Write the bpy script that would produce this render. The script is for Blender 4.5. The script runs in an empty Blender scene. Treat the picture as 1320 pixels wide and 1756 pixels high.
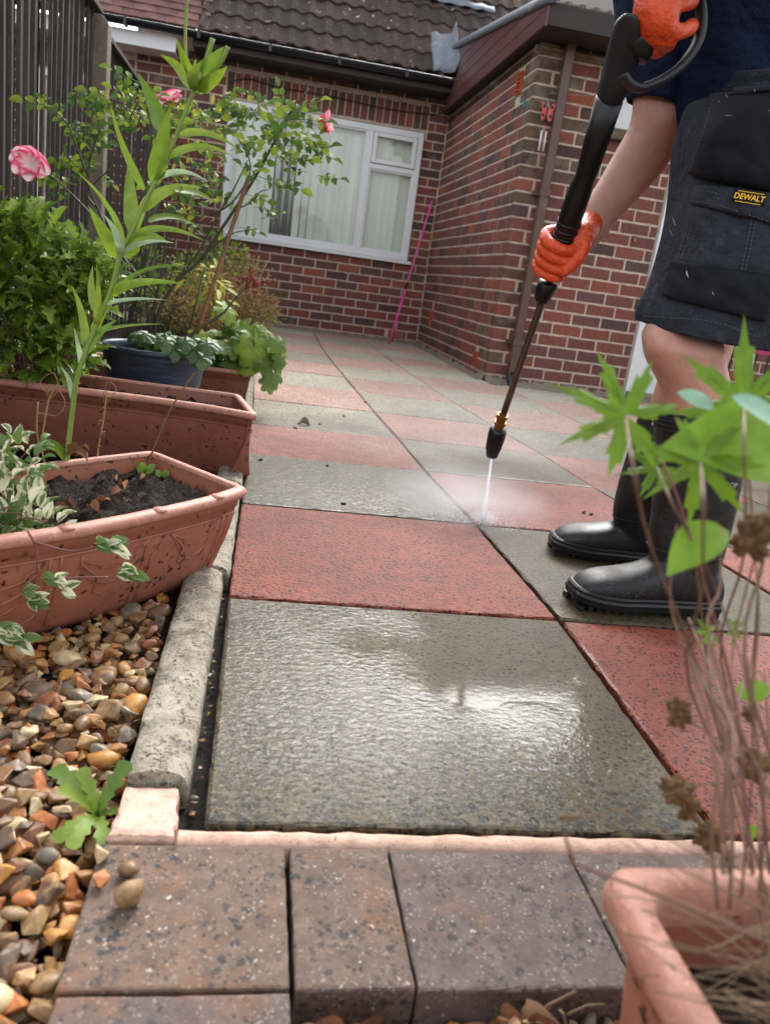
import bpy, math, random
import numpy as np
from mathutils import Vector, Matrix, noise
rnd = random.Random(7)
C = bpy.context.scene.collection
sc = bpy.context.scene
# ------------------------------------------------------------------ camera
CAMROT = [(0.98102, -0.14201, 0.13180), (0.0, 0.0, 0.0), (0.0, 0.0, 0.0)]
_yaw, _pit, _rol, FPX = -0.1817, 0.2762, 0.1399, 1378.25
CP = Vector((-0.5421, -0.6738, 0.5265))
_f = Vector((-math.sin(_yaw)*math.cos(_pit), math.cos(_yaw)*math.cos(_pit), -math.sin(_pit)))
_r = Vector((math.cos(_yaw), math.sin(_yaw), 0)); _u = _r.cross(_f)
RT = _r*math.cos(_rol) + _u*math.sin(_rol); UP = RT.cross(_f); FW = _f
cam_d = bpy.data.cameras.new('camera'); cam = bpy.data.objects.new('camera', cam_d); C.objects.link(cam)
cam.matrix_world = Matrix(((RT.x, UP.x, -FW.x, CP.x), (RT.y, UP.y, -FW.y, CP.y), (RT.z, UP.z, -FW.z, CP.z), (0, 0, 0, 1)))
cam_d.sensor_fit = 'VERTICAL'; cam_d.sensor_height = 24; cam_d.lens = 24*FPX/1756
cam_d.clip_start = .02; cam_d.clip_end = 400
cam_d.dof.use_dof = True; cam_d.dof.focus_distance = 1.55; cam_d.dof.aperture_fstop = 5.0
sc.camera = cam
# ------------------------------------------------------------------ light
w = bpy.data.worlds.new('World'); sc.world = w; w.use_nodes = True
wn = w.node_tree.nodes; wl = w.node_tree.links; bg = wn['Background']
sky = wn.new('ShaderNodeTexSky'); sky.sky_type = 'NISHITA'; sky.sun_disc = False
SUN_EL, SUN_AZ = math.radians(38), math.radians(18)
sky.sun_elevation = SUN_EL; sky.sun_rotation = SUN_AZ; sky.air_density = 1.0; sky.dust_density = 4.0
hs = wn.new('ShaderNodeHueSaturation'); hs.inputs['Saturation'].default_value = .18
wl.new(sky.outputs[0], hs.inputs['Color']); wl.new(hs.outputs[0], bg.inputs['Color']); bg.inputs['Strength'].default_value = .15
sl = bpy.data.lights.new('sun', 'SUN'); sl.energy = .5; sl.angle = math.radians(27); sl.color = (1, .97, .92)
so = bpy.data.objects.new('sun', sl); C.objects.link(so)
sd = Vector((math.sin(SUN_AZ)*math.cos(SUN_EL), math.cos(SUN_AZ)*math.cos(SUN_EL), math.sin(SUN_EL)))
so.rotation_euler = sd.to_track_quat('Z', 'Y').to_euler()
sc.view_settings.view_transform = 'Standard'; sc.view_settings.look = 'None'
sc.view_settings.exposure = 1.72; sc.view_settings.gamma = 1
sc.cycles.max_bounces = 8; sc.cycles.transparent_max_bounces = 16; sc.cycles.volume_bounces = 1
sc.cycles.volume_step_rate = 2
try: sc.cycles.use_denoising = True
except Exception: pass

def ray(u, v): return RT*((u-660)/FPX) - UP*((v-878)/FPX) + FW
def PY(u, v, y): d = ray(u, v); return CP + d*((y-CP.y)/d.y)
def PZ(u, v, z): d = ray(u, v); return CP + d*((z-CP.z)/d.z)
def PX(u, v, x): d = ray(u, v); return CP + d*((x-CP.x)/d.x)
def topx(q):
    q = Vector(q)-CP; z = q.dot(FW)
    if z < .05: return None
    return 660+FPX*q.dot(RT)/z, 878-FPX*q.dot(UP)/z, z

# ------------------------------------------------------------------ helpers
def tag(o, label=None, cat=None, group=None, kind=None):
    if label: o['label'] = label
    if cat: o['category'] = cat
    if group: o['group'] = group
    if kind: o['kind'] = kind
    return o
def empty(name, loc=(0, 0, 0), **k):
    o = bpy.data.objects.new(name, None); C.objects.link(o); o.location = loc; o.empty_display_size = .05
    return tag(o, **k)
def link(name, me, parent=None, mat=None):
    o = bpy.data.objects.new(name, me); C.objects.link(o)
    if mat is not None and len(me.materials) == 0: me.materials.append(mat)
    if parent is not None:
        o.parent = parent
        o.matrix_parent_inverse = Matrix.Translation(parent.matrix_basis.translation).inverted() if parent.type == 'EMPTY' or parent.location.length else Matrix()
    return o
class MB:
    def __init__(s): s.v = []; s.f = []; s.m = []
    def add(s, vs, fs, mi=0):
        n = len(s.v); s.v += [tuple(a) for a in vs]; s.f += [tuple(i+n for i in f) for f in fs]; s.m += [mi]*len(fs)
    def box(s, a, b, mi=0, M=None):
        vs = [Vector((x, y, z)) for z in (a[2], b[2]) for y in (a[1], b[1]) for x in (a[0], b[0])]
        if M: vs = [M @ q for q in vs]
        s.add(vs, [(0, 2, 3, 1), (4, 5, 7, 6), (0, 1, 5, 4), (2, 6, 7, 3), (0, 4, 6, 2), (1, 3, 7, 5)], mi)
    def rings(s, rs, closed=True, cap=True, mi=0):
        n = len(rs[0]); vs = [q for r in rs for q in r]; fs = []
        for i in range(len(rs)-1):
            for j in range(n if closed else n-1):
                k = (j+1) % n; fs.append((i*n+j, i*n+k, (i+1)*n+k, (i+1)*n+j))
        if cap and closed:
            fs.append(tuple(reversed(range(n)))); fs.append(tuple((len(rs)-1)*n+j for j in range(n)))
        s.add(vs, fs, mi)
    def tube(s, pts, rad, n=8, mi=0, round_=False):
        pts = [Vector(p) for p in pts]
        if not hasattr(rad, '__len__'): rad = [rad]*len(pts)
        rad = list(rad)
        if round_:
            d0 = (pts[0]-pts[1]).normalized(); d1 = (pts[-1]-pts[-2]).normalized(); p0 = pts[0]; p1 = pts[-1]; r0 = rad[0]; r1 = rad[-1]
            pts = [p0+d0*r0*.97, p0+d0*r0*.7] + pts + [p1+d1*r1*.7, p1+d1*r1*.97]; rad = [r0*.25, r0*.71]+rad+[r1*.71, r1*.25]
        rs = []; prev = None
        for i, p in enumerate(pts):
            t = (pts[min(i+1, len(pts)-1)]-pts[max(i-1, 0)]).normalized()
            if prev is None: a = t.orthogonal().normalized()
            else: a = (prev - t*prev.dot(t)).normalized()
            prev = a; b = t.cross(a)
            rs.append([p+(a*math.cos(2*math.pi*k/n)+b*math.sin(2*math.pi*k/n))*rad[i] for k in range(n)])
        s.rings(rs, mi=mi)
    def build(s, name, mats, parent=None, smooth=False, bevel=0):
        me = bpy.data.meshes.new(name); me.from_pydata(s.v, [], s.f)
        for m in (mats if isinstance(mats, (list, tuple)) else [mats]): me.materials.append(m)
        if any(s.m): me.polygons.foreach_set('material_index', s.m)
        if smooth: me.polygons.foreach_set('use_smooth', [True]*len(me.polygons))
        me.update(); o = link(name, me, parent)
        if bevel:
            b = o.modifiers.new('b', 'BEVEL'); b.width = bevel; b.segments = 2; b.limit_method = 'ANGLE'; b.angle_limit = .6
        return o
def cr(pts, n=6):
    "Catmull-Rom resample"
    P = [Vector(p) for p in pts]; P = [P[0]*2-P[1]]+P+[P[-1]*2-P[-2]]; out = []
    for i in range(1, len(P)-2):
        for k in range(n):
            t = k/n; a, b, c, d = P[i-1:i+3]
            out.append(.5*((2*b)+(c-a)*t+(2*a-5*b+4*c-d)*t*t+(3*b-a-3*c+d)*t**3))
    out.append(P[-2]); return out
def lerp_list(L, n):
    out = []
    for i in range(n):
        t = i/(n-1)*(len(L)-1); k = min(int(t), len(L)-2); out.append(L[k]*(1-(t-k))+L[k+1]*(t-k))
    return out
def remesh(o, size, smooth=2):
    m = o.modifiers.new('r', 'REMESH'); m.mode = 'VOXEL'; m.voxel_size = size; m.use_smooth_shade = True
    if smooth:
        k = o.modifiers.new('s', 'SMOOTH'); k.iterations = smooth; k.factor = .6
    return o

# ------------------------------------------------------------------ materials
def sr(r, g, b):
    f = lambda c: ((c/255+.055)/1.055)**2.4 if c > 10 else c/255/12.92
    return (f(r), f(g), f(b), 1)
class NT:
    def __init__(s, name):
        s.m = bpy.data.materials.new(name); s.m.use_nodes = True; s.t = s.m.node_tree; s.n = s.t.nodes; s.l = s.t.links
        s.p = s.n['Principled BSDF']; s.pos = s.n.new('ShaderNodeNewGeometry')
    def L(s, a, b): s.l.new(a, b)
    def noise(s, scale, detail=4, rough=.55, vec=None, dist=0):
        n = s.n.new('ShaderNodeTexNoise'); n.inputs['Scale'].default_value = scale; n.inputs['Detail'].default_value = detail
        n.inputs['Roughness'].default_value = rough; n.inputs['Distortion'].default_value = dist
        s.L(vec or s.pos.outputs['Position'], n.inputs['Vector']); return n.outputs['Fac']
    def voro(s, scale, feat='F1', vec=None, out='Distance', rand=1):
        n = s.n.new('ShaderNodeTexVoronoi'); n.feature = feat; n.inputs['Scale'].default_value = scale; n.inputs['Randomness'].default_value = rand
        if vec is None:
            w1 = s.n.new('ShaderNodeTexNoise'); w1.inputs['Scale'].default_value = scale*1.3; w1.inputs['Detail'].default_value = 3; s.L(s.pos.outputs['Position'], w1.inputs['Vector'])
            w2 = s.n.new('ShaderNodeVectorMath'); w2.operation = 'MULTIPLY_ADD'; s.L(w1.outputs['Color'], w2.inputs[0]); w2.inputs[1].default_value = (1.1/scale,)*3; s.L(s.pos.outputs['Position'], w2.inputs[2]); vec = w2.outputs[0]
        s.L(vec or s.pos.outputs['Position'], n.inputs['Vector']); return n.outputs[out]
    def ramp(s, fac, stops, interp='LINEAR'):
        n = s.n.new('ShaderNodeValToRGB'); e = n.color_ramp; e.interpolation = interp
        while len(e.elements) < len(stops): e.elements.new(.5)
        for i, (p, c) in enumerate(stops):
            e.elements[i].position = p; e.elements[i].color = c if hasattr(c, '__len__') else (c, c, c, 1)
        s.L(fac, n.inputs[0]); return n.outputs['Color']
    def mix(s, fac, a, b, mode='MIX'):
        n = s.n.new('ShaderNodeMix'); n.data_type = 'RGBA'; n.blend_type = mode
        for sock, val in ((n.inputs[0], fac), (n.inputs[6], a), (n.inputs[7], b)):
            if hasattr(val, 'is_linked'): s.L(val, sock)
            else: sock.default_value = val
        return n.outputs[2]
    def math(s, op, a, b=None, c=None, clamp=False):
        n = s.n.new('ShaderNodeMath'); n.operation = op; n.use_clamp = clamp
        for i, val in enumerate((a, b, c)):
            if val is None: continue
            if hasattr(val, 'is_linked'): s.L(val, n.inputs[i])
            else: n.inputs[i].default_value = val
        return n.outputs[0]
    def rand(s):
        o = s.n.new('ShaderNodeObjectInfo'); a = s.math('MULTIPLY', s.pos.outputs['Random Per Island'], 7.31)
        return s.math('FRACT', s.math('ADD', o.outputs['Random'], a))
    def bump(s, h, strength=.3, dist=.002, normal=None):
        n = s.n.new('ShaderNodeBump'); n.inputs['Strength'].default_value = strength; n.inputs['Distance'].default_value = dist
        s.L(h, n.inputs['Height'])
        if normal: s.L(normal, n.inputs['Normal'])
        return n.outputs[0]
    def sep(s, k):
        n = s.n.new('ShaderNodeSeparateXYZ'); s.L(s.pos.outputs['Position'], n.inputs[0]); return n.outputs[k]
    def vecmul(s, v):
        n = s.n.new('ShaderNodeVectorMath'); n.operation = 'MULTIPLY'; s.L(s.pos.outputs['Position'], n.inputs[0]); n.inputs[1].default_value = v; return n.outputs[0]
def mat(name, palette, var=.25, nscale=30, rough=.6, spots=(), bumps=((60, .3, .002),), interp='LINEAR', coat=0, metal=0, trans=0, spec=None, sss=0, wear=None):
    """palette: colours picked per object/island; var: noise darkening; spots: (scale, threshold, colour); bumps: (scale, strength, dist)"""
    s = NT(name)
    if len(palette) > 1:
        k = len(palette); col = s.ramp(s.rand(), [(i/(k-1) if interp == 'LINEAR' else i/k, c) for i, c in enumerate(palette)], interp)
    else:
        col = s.ramp(s.noise(3, 1), [(0, palette[0]), (1, palette[0])])
    if var: col = s.mix(1.0, col, s.ramp(s.noise(nscale, 6, .65), [(.3, 1-var), (.7, 1+var*.6)]), 'MULTIPLY')
    if wear: col = s.mix(s.ramp(s.noise(wear[0], 6, .7), [(wear[1], 0), (min(1, wear[1]+wear[3]), 1)]), col, wear[2])
    for (sca, th, c) in spots:
        f = s.ramp(s.voro(sca), [(th*.75, 1.0), (th, 0.0)])
        f = s.math('MULTIPLY', f, s.ramp(s.noise(sca*.23, 3), [(.42, 0), (.6, 1)]))
        col = s.mix(f, col, c)
    s.L(col, s.p.inputs['Base Color']); s.p.inputs['Metallic'].default_value = metal
    if isinstance(rough, tuple): s.L(s.ramp(s.noise(nscale*.7, 4), [(.35, rough[0]), (.65, rough[1])]), s.p.inputs['Roughness'])
    else: s.p.inputs['Roughness'].default_value = rough
    if spec is None and not isinstance(rough, tuple) and rough >= .7: spec = .22
    if spec is not None: s.p.inputs['Specular IOR Level'].default_value = spec
    if coat: s.p.inputs['Coat Weight'].default_value = coat; s.p.inputs['Coat Roughness'].default_value = .12
    if sss: s.p.inputs['Subsurface Weight'].default_value = sss; s.p.inputs['Subsurface Radius'].default_value = (.01, .004, .002)
    nrm = None
    for (a, b, d) in bumps: nrm = s.bump(s.noise(a, 5, .6), b, d, nrm)
    if nrm: s.L(nrm, s.p.inputs['Normal'])
    if trans:
        tr = s.n.new('ShaderNodeBsdfTranslucent'); s.L(col, tr.inputs['Color']); ms = s.n.new('ShaderNodeMixShader'); ms.inputs[0].default_value = trans
        s.L(s.p.outputs[0], ms.inputs[1]); s.L(tr.outputs[0], ms.inputs[2]); s.L(ms.outputs[0], s.n['Material Output'].inputs['Surface'])
    return s.m

def slab_mat(name, dry, dry2, wet, spotc, filmk=1.0):
    s = NT(name); y = s.sep(1)
    big = s.noise(2.2, 4, .6); fine = s.noise(260, 4, .7)
    base = s.mix(s.ramp(big, [(.35, 0), (.65, 1)]), dry, dry2)
    base = s.mix(1.0, base, s.ramp(s.rand(), [(0, .88), (1, 1.1)]), 'MULTIPLY')
    m = s.math('ADD', s.math('MULTIPLY', y, -1.0), s.math('MULTIPLY', s.noise(3.0, 3), 1.3))
    m = s.math('MULTIPLY_ADD', m, .75, 1.75, clamp=True)        # 1 near, 0 from about y = 2.9
    wetn = s.noise(3.6, 5, .6)
    wcol = s.mix(1.0, s.mix(s.ramp(wetn, [(.3, 0), (.7, 1)]), wet, tuple(c*.5 for c in wet[:3])+(1,)), s.ramp(s.noise(23, 5, .7), [(.3, .8), (.7, 1.2)]), 'MULTIPLY')
    col = s.mix(m, base, wcol)
    col = s.mix(1.0, col, s.ramp(fine, [(.3, .72), (.7, 1.25)]), 'MULTIPLY')
    # aggregate, dark and pale chips
    va = s.voro(120); fa = s.ramp(va, [(.28, 1), (.36, 0)]); fa = s.math('MULTIPLY', fa, s.ramp(s.noise(24, 3), [(.38, 0), (.45, 1)]))
    col = s.mix(fa, col, spotc)
    ve = s.voro(62); fe = s.math('MULTIPLY', s.ramp(ve, [(.38, 1), (.48, 0)]), s.ramp(s.math('ADD', s.noise(9, 3), s.math('MULTIPLY', y, -1.6)), [(.38, 0), (.56, .85)]))
    col = s.mix(fe, col, spotc)
    vb = s.voro(190); fb = s.ramp(vb, [(.16, 1), (.24, 0)]); fb = s.math('MULTIPLY', fb, s.ramp(s.noise(60, 2), [(.52, 0), (.6, .8)]))
    col = s.mix(fb, col, tuple(min(1, c*2.6) for c in wet[:3])+(1,))
    s.L(col, s.p.inputs['Base Color'])
    s.L(s.ramp(m, [(0, .8), (1, .5)]), s.p.inputs['Roughness'])
    s.p.inputs['Specular IOR Level'].default_value = .2
    hb = s.math('ADD', fine, s.math('MULTIPLY', va, .8))
    b1 = s.bump(hb, .8, .003); s.L(b1, s.p.inputs['Normal'])
    # the film of water
    near = s.math('MULTIPLY_ADD', y, -2.4, 2.1, clamp=True)
    puddle = s.math('MULTIPLY', m, s.ramp(s.noise(4.2, 4, .6), [(.34, .55), (.46, 1)]))
    film = s.ramp(s.math('MULTIPLY', s.math('ADD', y, s.math('MULTIPLY_ADD', s.noise(14, 3), .10, -.05)), 1/3.0), [(0, .12), (.025, .2), (.06, .34), (.183, .38), (.2, .14), (.36, .14), (.39, .8), (.8, .25)])
    s.L(s.math('MULTIPLY', s.math('MULTIPLY', puddle, film), filmk), s.p.inputs['Coat Weight']); s.p.inputs['Coat Roughness'].default_value = .06; s.p.inputs['Coat IOR'].default_value = 1.4
    rip = s.noise(88, 3, .55, vec=s.vecmul((.85, 1.25, 1)), dist=.5)
    rip2 = s.noise(240, 2, .6)
    cvec = s.n.new('ShaderNodeVectorMath'); cvec.operation = 'DISTANCE'; s.L(s.pos.outputs['Position'], cvec.inputs[0]); cvec.inputs[1].default_value = (-.12, .44, 0)
    wv = s.ramp(s.math('MULTIPLY_ADD', cvec.outputs['Value'], 1.0, s.math('MULTIPLY', s.noise(5.0, 2), .5)), [(.40, .03), (.62, .75)]); b2 = s.bump(s.math('MULTIPLY', rip, wv), .42, .007); b3 = s.bump(s.math('MULTIPLY', rip2, wv), .35, .0012, b2); s.L(b3, s.p.inputs['Coat Normal'])
    return s.m
M = {}
M['slab_green'] = slab_mat('weathered_green_concrete', sr(198, 190, 170), sr(180, 172, 152), sr(88, 77, 54), sr(20, 23, 23))
M['slab_red'] = slab_mat('weathered_red_concrete', sr(206, 174, 158), sr(196, 160, 144), sr(138, 68, 51), sr(24, 17, 17), .22)
M['bedding'] = mat('wet_joint_soil', [sr(34, 30, 26)], .5, 90, .7, bumps=((120, .9, .006),))
M['soil'] = mat('dark_compost', [sr(42, 32, 26)], .6, 140, .9, spots=((260, .3, sr(96, 78, 60)), (120, .14, sr(150, 128, 100)), (90, .2, sr(12, 10, 9))), bumps=((90, 1, .01), (260, .9, .004)))
M['earth'] = mat('garden_earth', [sr(72, 58, 44)], .5, 40, .9, bumps=((50, .8, .01),))
M['paver'] = mat('brown_block_paver', [sr(106, 90, 82), sr(98, 86, 82), sr(112, 92, 78)], .3, 55, (.66, .82), spec=.25,
                 spots=((80, .38, sr(66, 62, 62)), (230, .3, sr(140, 130, 120)), (150, .32, sr(60, 56, 56)), (85, .15, sr(176, 168, 158))),
                 bumps=((260, .55, .0018), (40, .3, .003)), coat=0, wear=(6, .52, sr(134, 92, 62), .2))
M['mortar_pink'] = mat('pink_mortar', [sr(214, 176, 158)], .28, 45, .75, spots=((120, .2, sr(150, 110, 95)),), bumps=((60, .6, .004), (240, .5, .0015)), wear=(9, .56, sr(160, 104, 84), .2))
M['kerb'] = mat('weathered_kerb_concrete', [sr(172, 164, 148), sr(160, 152, 136)], .4, 25, .88, spots=((150, .42, sr(96, 90, 80)), (240, .36, sr(60, 56, 50)), (60, .24, sr(84, 80, 72))),
                bumps=((160, .9, .004), (35, .4, .006)), wear=(14, .52, sr(104, 98, 86), .15))
M['stone'] = mat('wet_flint_gravel', [sr(184, 130, 62), sr(152, 98, 50), sr(120, 90, 62), sr(176, 104, 50), sr(104, 84, 64), sr(150, 120, 78), sr(110, 68, 44), sr(106, 96, 82), sr(166, 126, 76), sr(128, 92, 58), sr(136, 82, 46), sr(92, 70, 52), sr(160, 114, 62), sr(140, 110, 74), sr(118, 80, 50), sr(196, 176, 134)],
                 .5, 110, (.38, .7), interp='CONSTANT', coat=.06, bumps=((120, .35, .0015),), wear=(60, .52, sr(190, 146, 92), .3))
M['brick'] = mat('red_brown_brick', [sr(130, 83, 74), sr(118, 76, 70), sr(140, 86, 74), sr(106, 74, 72), sr(154, 92, 74), sr(122, 80, 72), sr(110, 80, 76), sr(136, 80, 68), sr(98, 80, 78), sr(88, 66, 64)], .3, 45, .85, spots=((120, .25, sr(60, 40, 36)),), bumps=((180, .5, .0015), (40, .3, .003)), wear=(9, .62, sr(150, 124, 110), .2))
M['brick_dark'] = mat('dark_brick', [sr(88, 68, 60), sr(102, 90, 72), sr(80, 62, 58), sr(112, 82, 66), sr(106, 96, 74)], .35, 30, .88, bumps=((160, .6, .002),), wear=(7, .5, sr(140, 132, 122), .25))  # darker brick tones with pale patches, used mostly in the top courses
M['mortar'] = mat('pale_lime_mortar', [sr(200, 182, 166)], .3, 30, .92, bumps=((150, .6, .003),), wear=(5, .6, sr(132, 116, 102), .2))
M['airbrick'] = mat('terracotta_air_brick', [sr(178, 86, 56)], .2, 60, .8)
M['black_hole'] = mat('dark_void', [sr(8, 8, 9)], 0, 10, .9, bumps=())
M['white_pvc'] = mat('white_upvc', [sr(232, 234, 236)], .04, 8, .3, bumps=(), wear=(9, .66, sr(205, 206, 204), .2))
M['gutter'] = mat('black_plastic_gutter', [sr(24, 28, 34)], .2, 12, .35, bumps=())
M['brown_pvc'] = mat('brown_plastic_pipe', [sr(92, 68, 58)], .18, 14, .38, bumps=((30, .1, .002),), wear=(14, .62, sr(126, 100, 88), .2))
M['cladding'] = mat('maroon_shiplap_cladding', [sr(104, 64, 62), sr(96, 58, 58)], .2, 8, .33, bumps=((20, .08, .002),), wear=(5, .58, sr(146, 104, 96), .25))
M['lead'] = mat('grey_lead_flashing', [sr(112, 120, 130)], .3, 9, .6, bumps=((14, .5, .01),), metal=.2, wear=(8, .56, sr(160, 166, 170), .2))
M['soffit'] = mat('dark_brown_soffit', [sr(50, 40, 38)], .2, 10, .6, bumps=())
M['tile'] = mat('brown_concrete_roof_tile', [sr(72, 61, 58), sr(64, 54, 53), sr(80, 66, 61), sr(68, 58, 56)], .35, 22, .9, spots=((60, .2, sr(52, 44, 40)), (9, .15, sr(190, 180, 174)), (17, .13, sr(176, 168, 162))), bumps=((90, .8, .005),), wear=(6, .67, sr(184, 172, 164), .04))
M['tile_red'] = mat('reddish_plain_roof_tile', [sr(118, 84, 78), sr(108, 78, 74), sr(130, 94, 86), sr(102, 76, 72)], .25, 20, .88, bumps=((70, .5, .003),))
M['fence'] = mat('dark_stained_fence_board', [sr(50, 42, 39), sr(42, 36, 34), sr(58, 49, 46), sr(53, 44, 41), sr(64, 55, 52)], .4, 14, .82, bumps=((60, .5, .003),), wear=(11, .62, sr(96, 88, 84), .2))
M['fence_edge'] = mat('pale_weathered_fence_edge', [sr(96, 88, 83), sr(84, 76, 72)], .3, 20, .8)
M['concrete'] = mat('mossy_concrete_post', [sr(136, 126, 112)], .3, 18, .9, spots=((90, .25, sr(80, 76, 66)),), bumps=((120, .7, .003),), wear=(9, .55, sr(100, 98, 84), .2))
def terra(name, c, c2):
    return mat(name, [c], .14, 35, (.38, .6), spots=((26, .13, sr(46, 30, 24)), (60, .26, sr(58, 34, 26)), (38, .2, sr(40, 26, 22))), bumps=((240, .25, .001), (30, .12, .002)), wear=(26, .6, c2, .3))
M['terra'] = terra('terracotta_plastic', sr(162, 102, 82), sr(186, 130, 110))
M['terra_dark'] = terra('darker_terracotta_plastic', sr(142, 86, 70), sr(160, 104, 86))
M['rim'] = mat('terracotta_rim', [sr(178, 124, 106)], .22, 40, .55, spots=((70, .22, sr(96, 62, 50)),), bumps=((240, .3, .001),), wear=(120, .55, sr(214, 158, 138), .15))
def blue():
    s = NT('glazed_blue_pot'); n = s.noise(7, 6, .75, vec=s.vecmul((1, 1, 7)), dist=.6)
    s.L(s.ramp(n, [(.35, sr(26, 36, 48)), (.55, sr(40, 56, 74)), (.8, sr(80, 98, 116))]), s.p.inputs['Base Color']); s.p.inputs['Roughness'].default_value = .32
    s.L(s.bump(n, .5, .004), s.p.inputs['Normal']); return s.m
M['blue'] = blue()
def leafm(name, pal, tr=.35, rough=.42, var=.25, **k): return mat(name, pal, var, 60, rough, bumps=((140, .35, .0012),), trans=tr, **k)
M['lily_leaf'] = leafm('fresh_lily_leaf', [sr(112, 140, 40), sr(128, 152, 48), sr(96, 128, 40), sr(138, 160, 60)])
M['lily_pale'] = leafm('pale_leaf_underside', [sr(164, 190, 152), sr(150, 178, 130)])
M['lily_stem'] = mat('lily_stem', [sr(124, 144, 64)], .2, 40, .5)
M['holly'] = leafm('glossy_spiny_leaf', [sr(92, 122, 38), sr(112, 146, 46), sr(144, 172, 62), sr(76, 106, 36), sr(170, 190, 88), sr(102, 132, 44)], .42, .3, spec=.6)
M['rose_leaf'] = leafm('rose_leaf', [sr(102, 134, 40), sr(70, 104, 34), sr(136, 160, 52), sr(160, 176, 56), sr(56, 88, 40), sr(92, 124, 36)], .4, .6)
M['lobed'] = leafm('lobed_green_leaf', [sr(112, 140, 50), sr(90, 120, 46), sr(140, 164, 58), sr(100, 130, 52)], .3, .5)
M['dark_leaf'] = leafm('dark_green_leaf', [sr(64, 96, 50), sr(78, 110, 54), sr(54, 84, 44)], .2, .4)
M['dry'] = leafm('dry_tan_stems', [sr(160, 132, 88), sr(136, 108, 70), sr(178, 152, 104), sr(118, 92, 60), sr(150, 112, 84)], .2, .8)
M['yellow_leaf'] = leafm('yellowing_leaf', [sr(176, 178, 62), sr(196, 190, 80), sr(150, 164, 58)], .35)
M['cranes'] = leafm('bright_cut_leaf', [sr(108, 146, 30), sr(124, 158, 40), sr(92, 130, 30)], .35, .5)
M['broad'] = leafm('bright_broad_leaf', [sr(116, 158, 32), sr(128, 168, 44)], .4, .45)
M['mint'] = leafm('pale_mint_leaf', [sr(166, 206, 178), sr(150, 196, 166)], .3, .4)
M['cane'] = mat('rose_cane', [sr(74, 80, 50), sr(62, 56, 44)], .3, 60, .6)
M['twig'] = mat('red_brown_stalk', [sr(112, 76, 60), sr(128, 96, 72), sr(90, 68, 50), sr(118, 64, 62)], .25, 60, .6)
M['straw'] = mat('dry_straw', [sr(128, 104, 80), sr(104, 84, 64), sr(146, 124, 98), sr(84, 66, 52)], .3, 60, .7)
M['bamboo'] = mat('bamboo_cane', [sr(134, 100, 66)], .25, 50, .55)
M['deadhead'] = mat('dead_flower', [sr(120, 92, 62), sr(98, 74, 50)], .4, 90, .9, bumps=((90, 1, .004),))
M['brown_leaf'] = leafm('curled_brown_leaf', [sr(124, 78, 50), sr(150, 104, 72), sr(98, 62, 44), sr(168, 134, 104)], .1, .7)
def var_leaf():
    s = NT('cream_edged_leaf'); uv = s.n.new('ShaderNodeAttribute'); uv.attribute_name = 'edge'
    f = s.math('ADD', s.math('MULTIPLY', uv.outputs['Fac'], .35), s.math('MULTIPLY', s.noise(160, 3), .5)); f = s.math('ADD', f, s.math('MULTIPLY', s.rand(), .75))
    c = s.ramp(f, [(.85, sr(92, 120, 56)), (1.0, sr(226, 224, 192))])
    s.L(c, s.p.inputs['Base Color']); s.p.inputs['Roughness'].default_value = .45
    tr = s.n.new('ShaderNodeBsdfTranslucent'); s.L(c, tr.inputs['Color']); ms = s.n.new('ShaderNodeMixShader'); ms.inputs[0].default_value = .3
    s.L(s.p.outputs[0], ms.inputs[1]); s.L(tr.outputs[0], ms.inputs[2]); s.L(ms.outputs[0], s.n['Material Output'].inputs['Surface']); return s.m
M['varieg'] = var_leaf()
def petal_m():
    s = NT('pink_rose_petal'); uv = s.n.new('ShaderNodeAttribute'); uv.attribute_name = 'edge'
    c = s.ramp(s.math('ADD', uv.outputs['Fac'], s.math('MULTIPLY', s.noise(60, 2), .3)), [(.5, sr(252, 232, 224)), (.9, sr(248, 160, 180)), (1.15, sr(240, 80, 140))])
    s.L(c, s.p.inputs['Base Color']); s.p.inputs['Roughness'].default_value = .55
    tr = s.n.new('ShaderNodeBsdfTranslucent'); s.L(c, tr.inputs['Color']); ms = s.n.new('ShaderNodeMixShader'); ms.inputs[0].default_value = .4
    s.L(s.p.outputs[0], ms.inputs[1]); s.L(tr.outputs[0], ms.inputs[2]); s.L(ms.outputs[0], s.n['Material Output'].inputs['Surface']); return s.m
M['petal'] = petal_m()
M['red_hip'] = mat('dark_red_seed_head', [sr(140, 44, 40), sr(116, 34, 36)], .3, 90, .6)
M['skin'] = mat('skin', [sr(192, 144, 126)], .2, 22, .5, spots=((130, .12, sr(164, 108, 90)),), bumps=((340, .4, .0008), (30, .25, .003), (90, .2, .001)), sss=.08, wear=(13, .5, sr(190, 118, 102), .3))
M['navy'] = mat('navy_cotton', [sr(24, 38, 66)], .18, 14, .85, bumps=((900, .25, .0004), (9, .9, .035)))
M['denim'] = mat('washed_black_work_cloth', [sr(50, 53, 63)], .22, 30, .9, bumps=((1100, .35, .0004), (15, .9, .022), (7, .8, .03)), wear=(22, .58, sr(86, 90, 102), .25))
M['denim_dark'] = mat('black_tough_cloth', [sr(24, 26, 34)], .25, 20, .75, bumps=((1300, .3, .0004), (12, .45, .012)), wear=(40, .74, sr(120, 124, 124), .02))
M['thread'] = mat('grey_thread', [sr(92, 96, 110)], 0, 10, .8, bumps=())
M['boot'] = mat('wet_black_rubber', [sr(24, 24, 26)], .25, 16, (.42, .62), spots=((260, .2, sr(120, 124, 126)),), bumps=((26, .12, .003), (400, .15, .0006)), wear=(14, .6, sr(40, 39, 38), .2))
M['sole'] = mat('black_rubber_sole', [sr(18, 19, 21)], .2, 30, .4, bumps=((60, .2, .002),))
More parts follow.
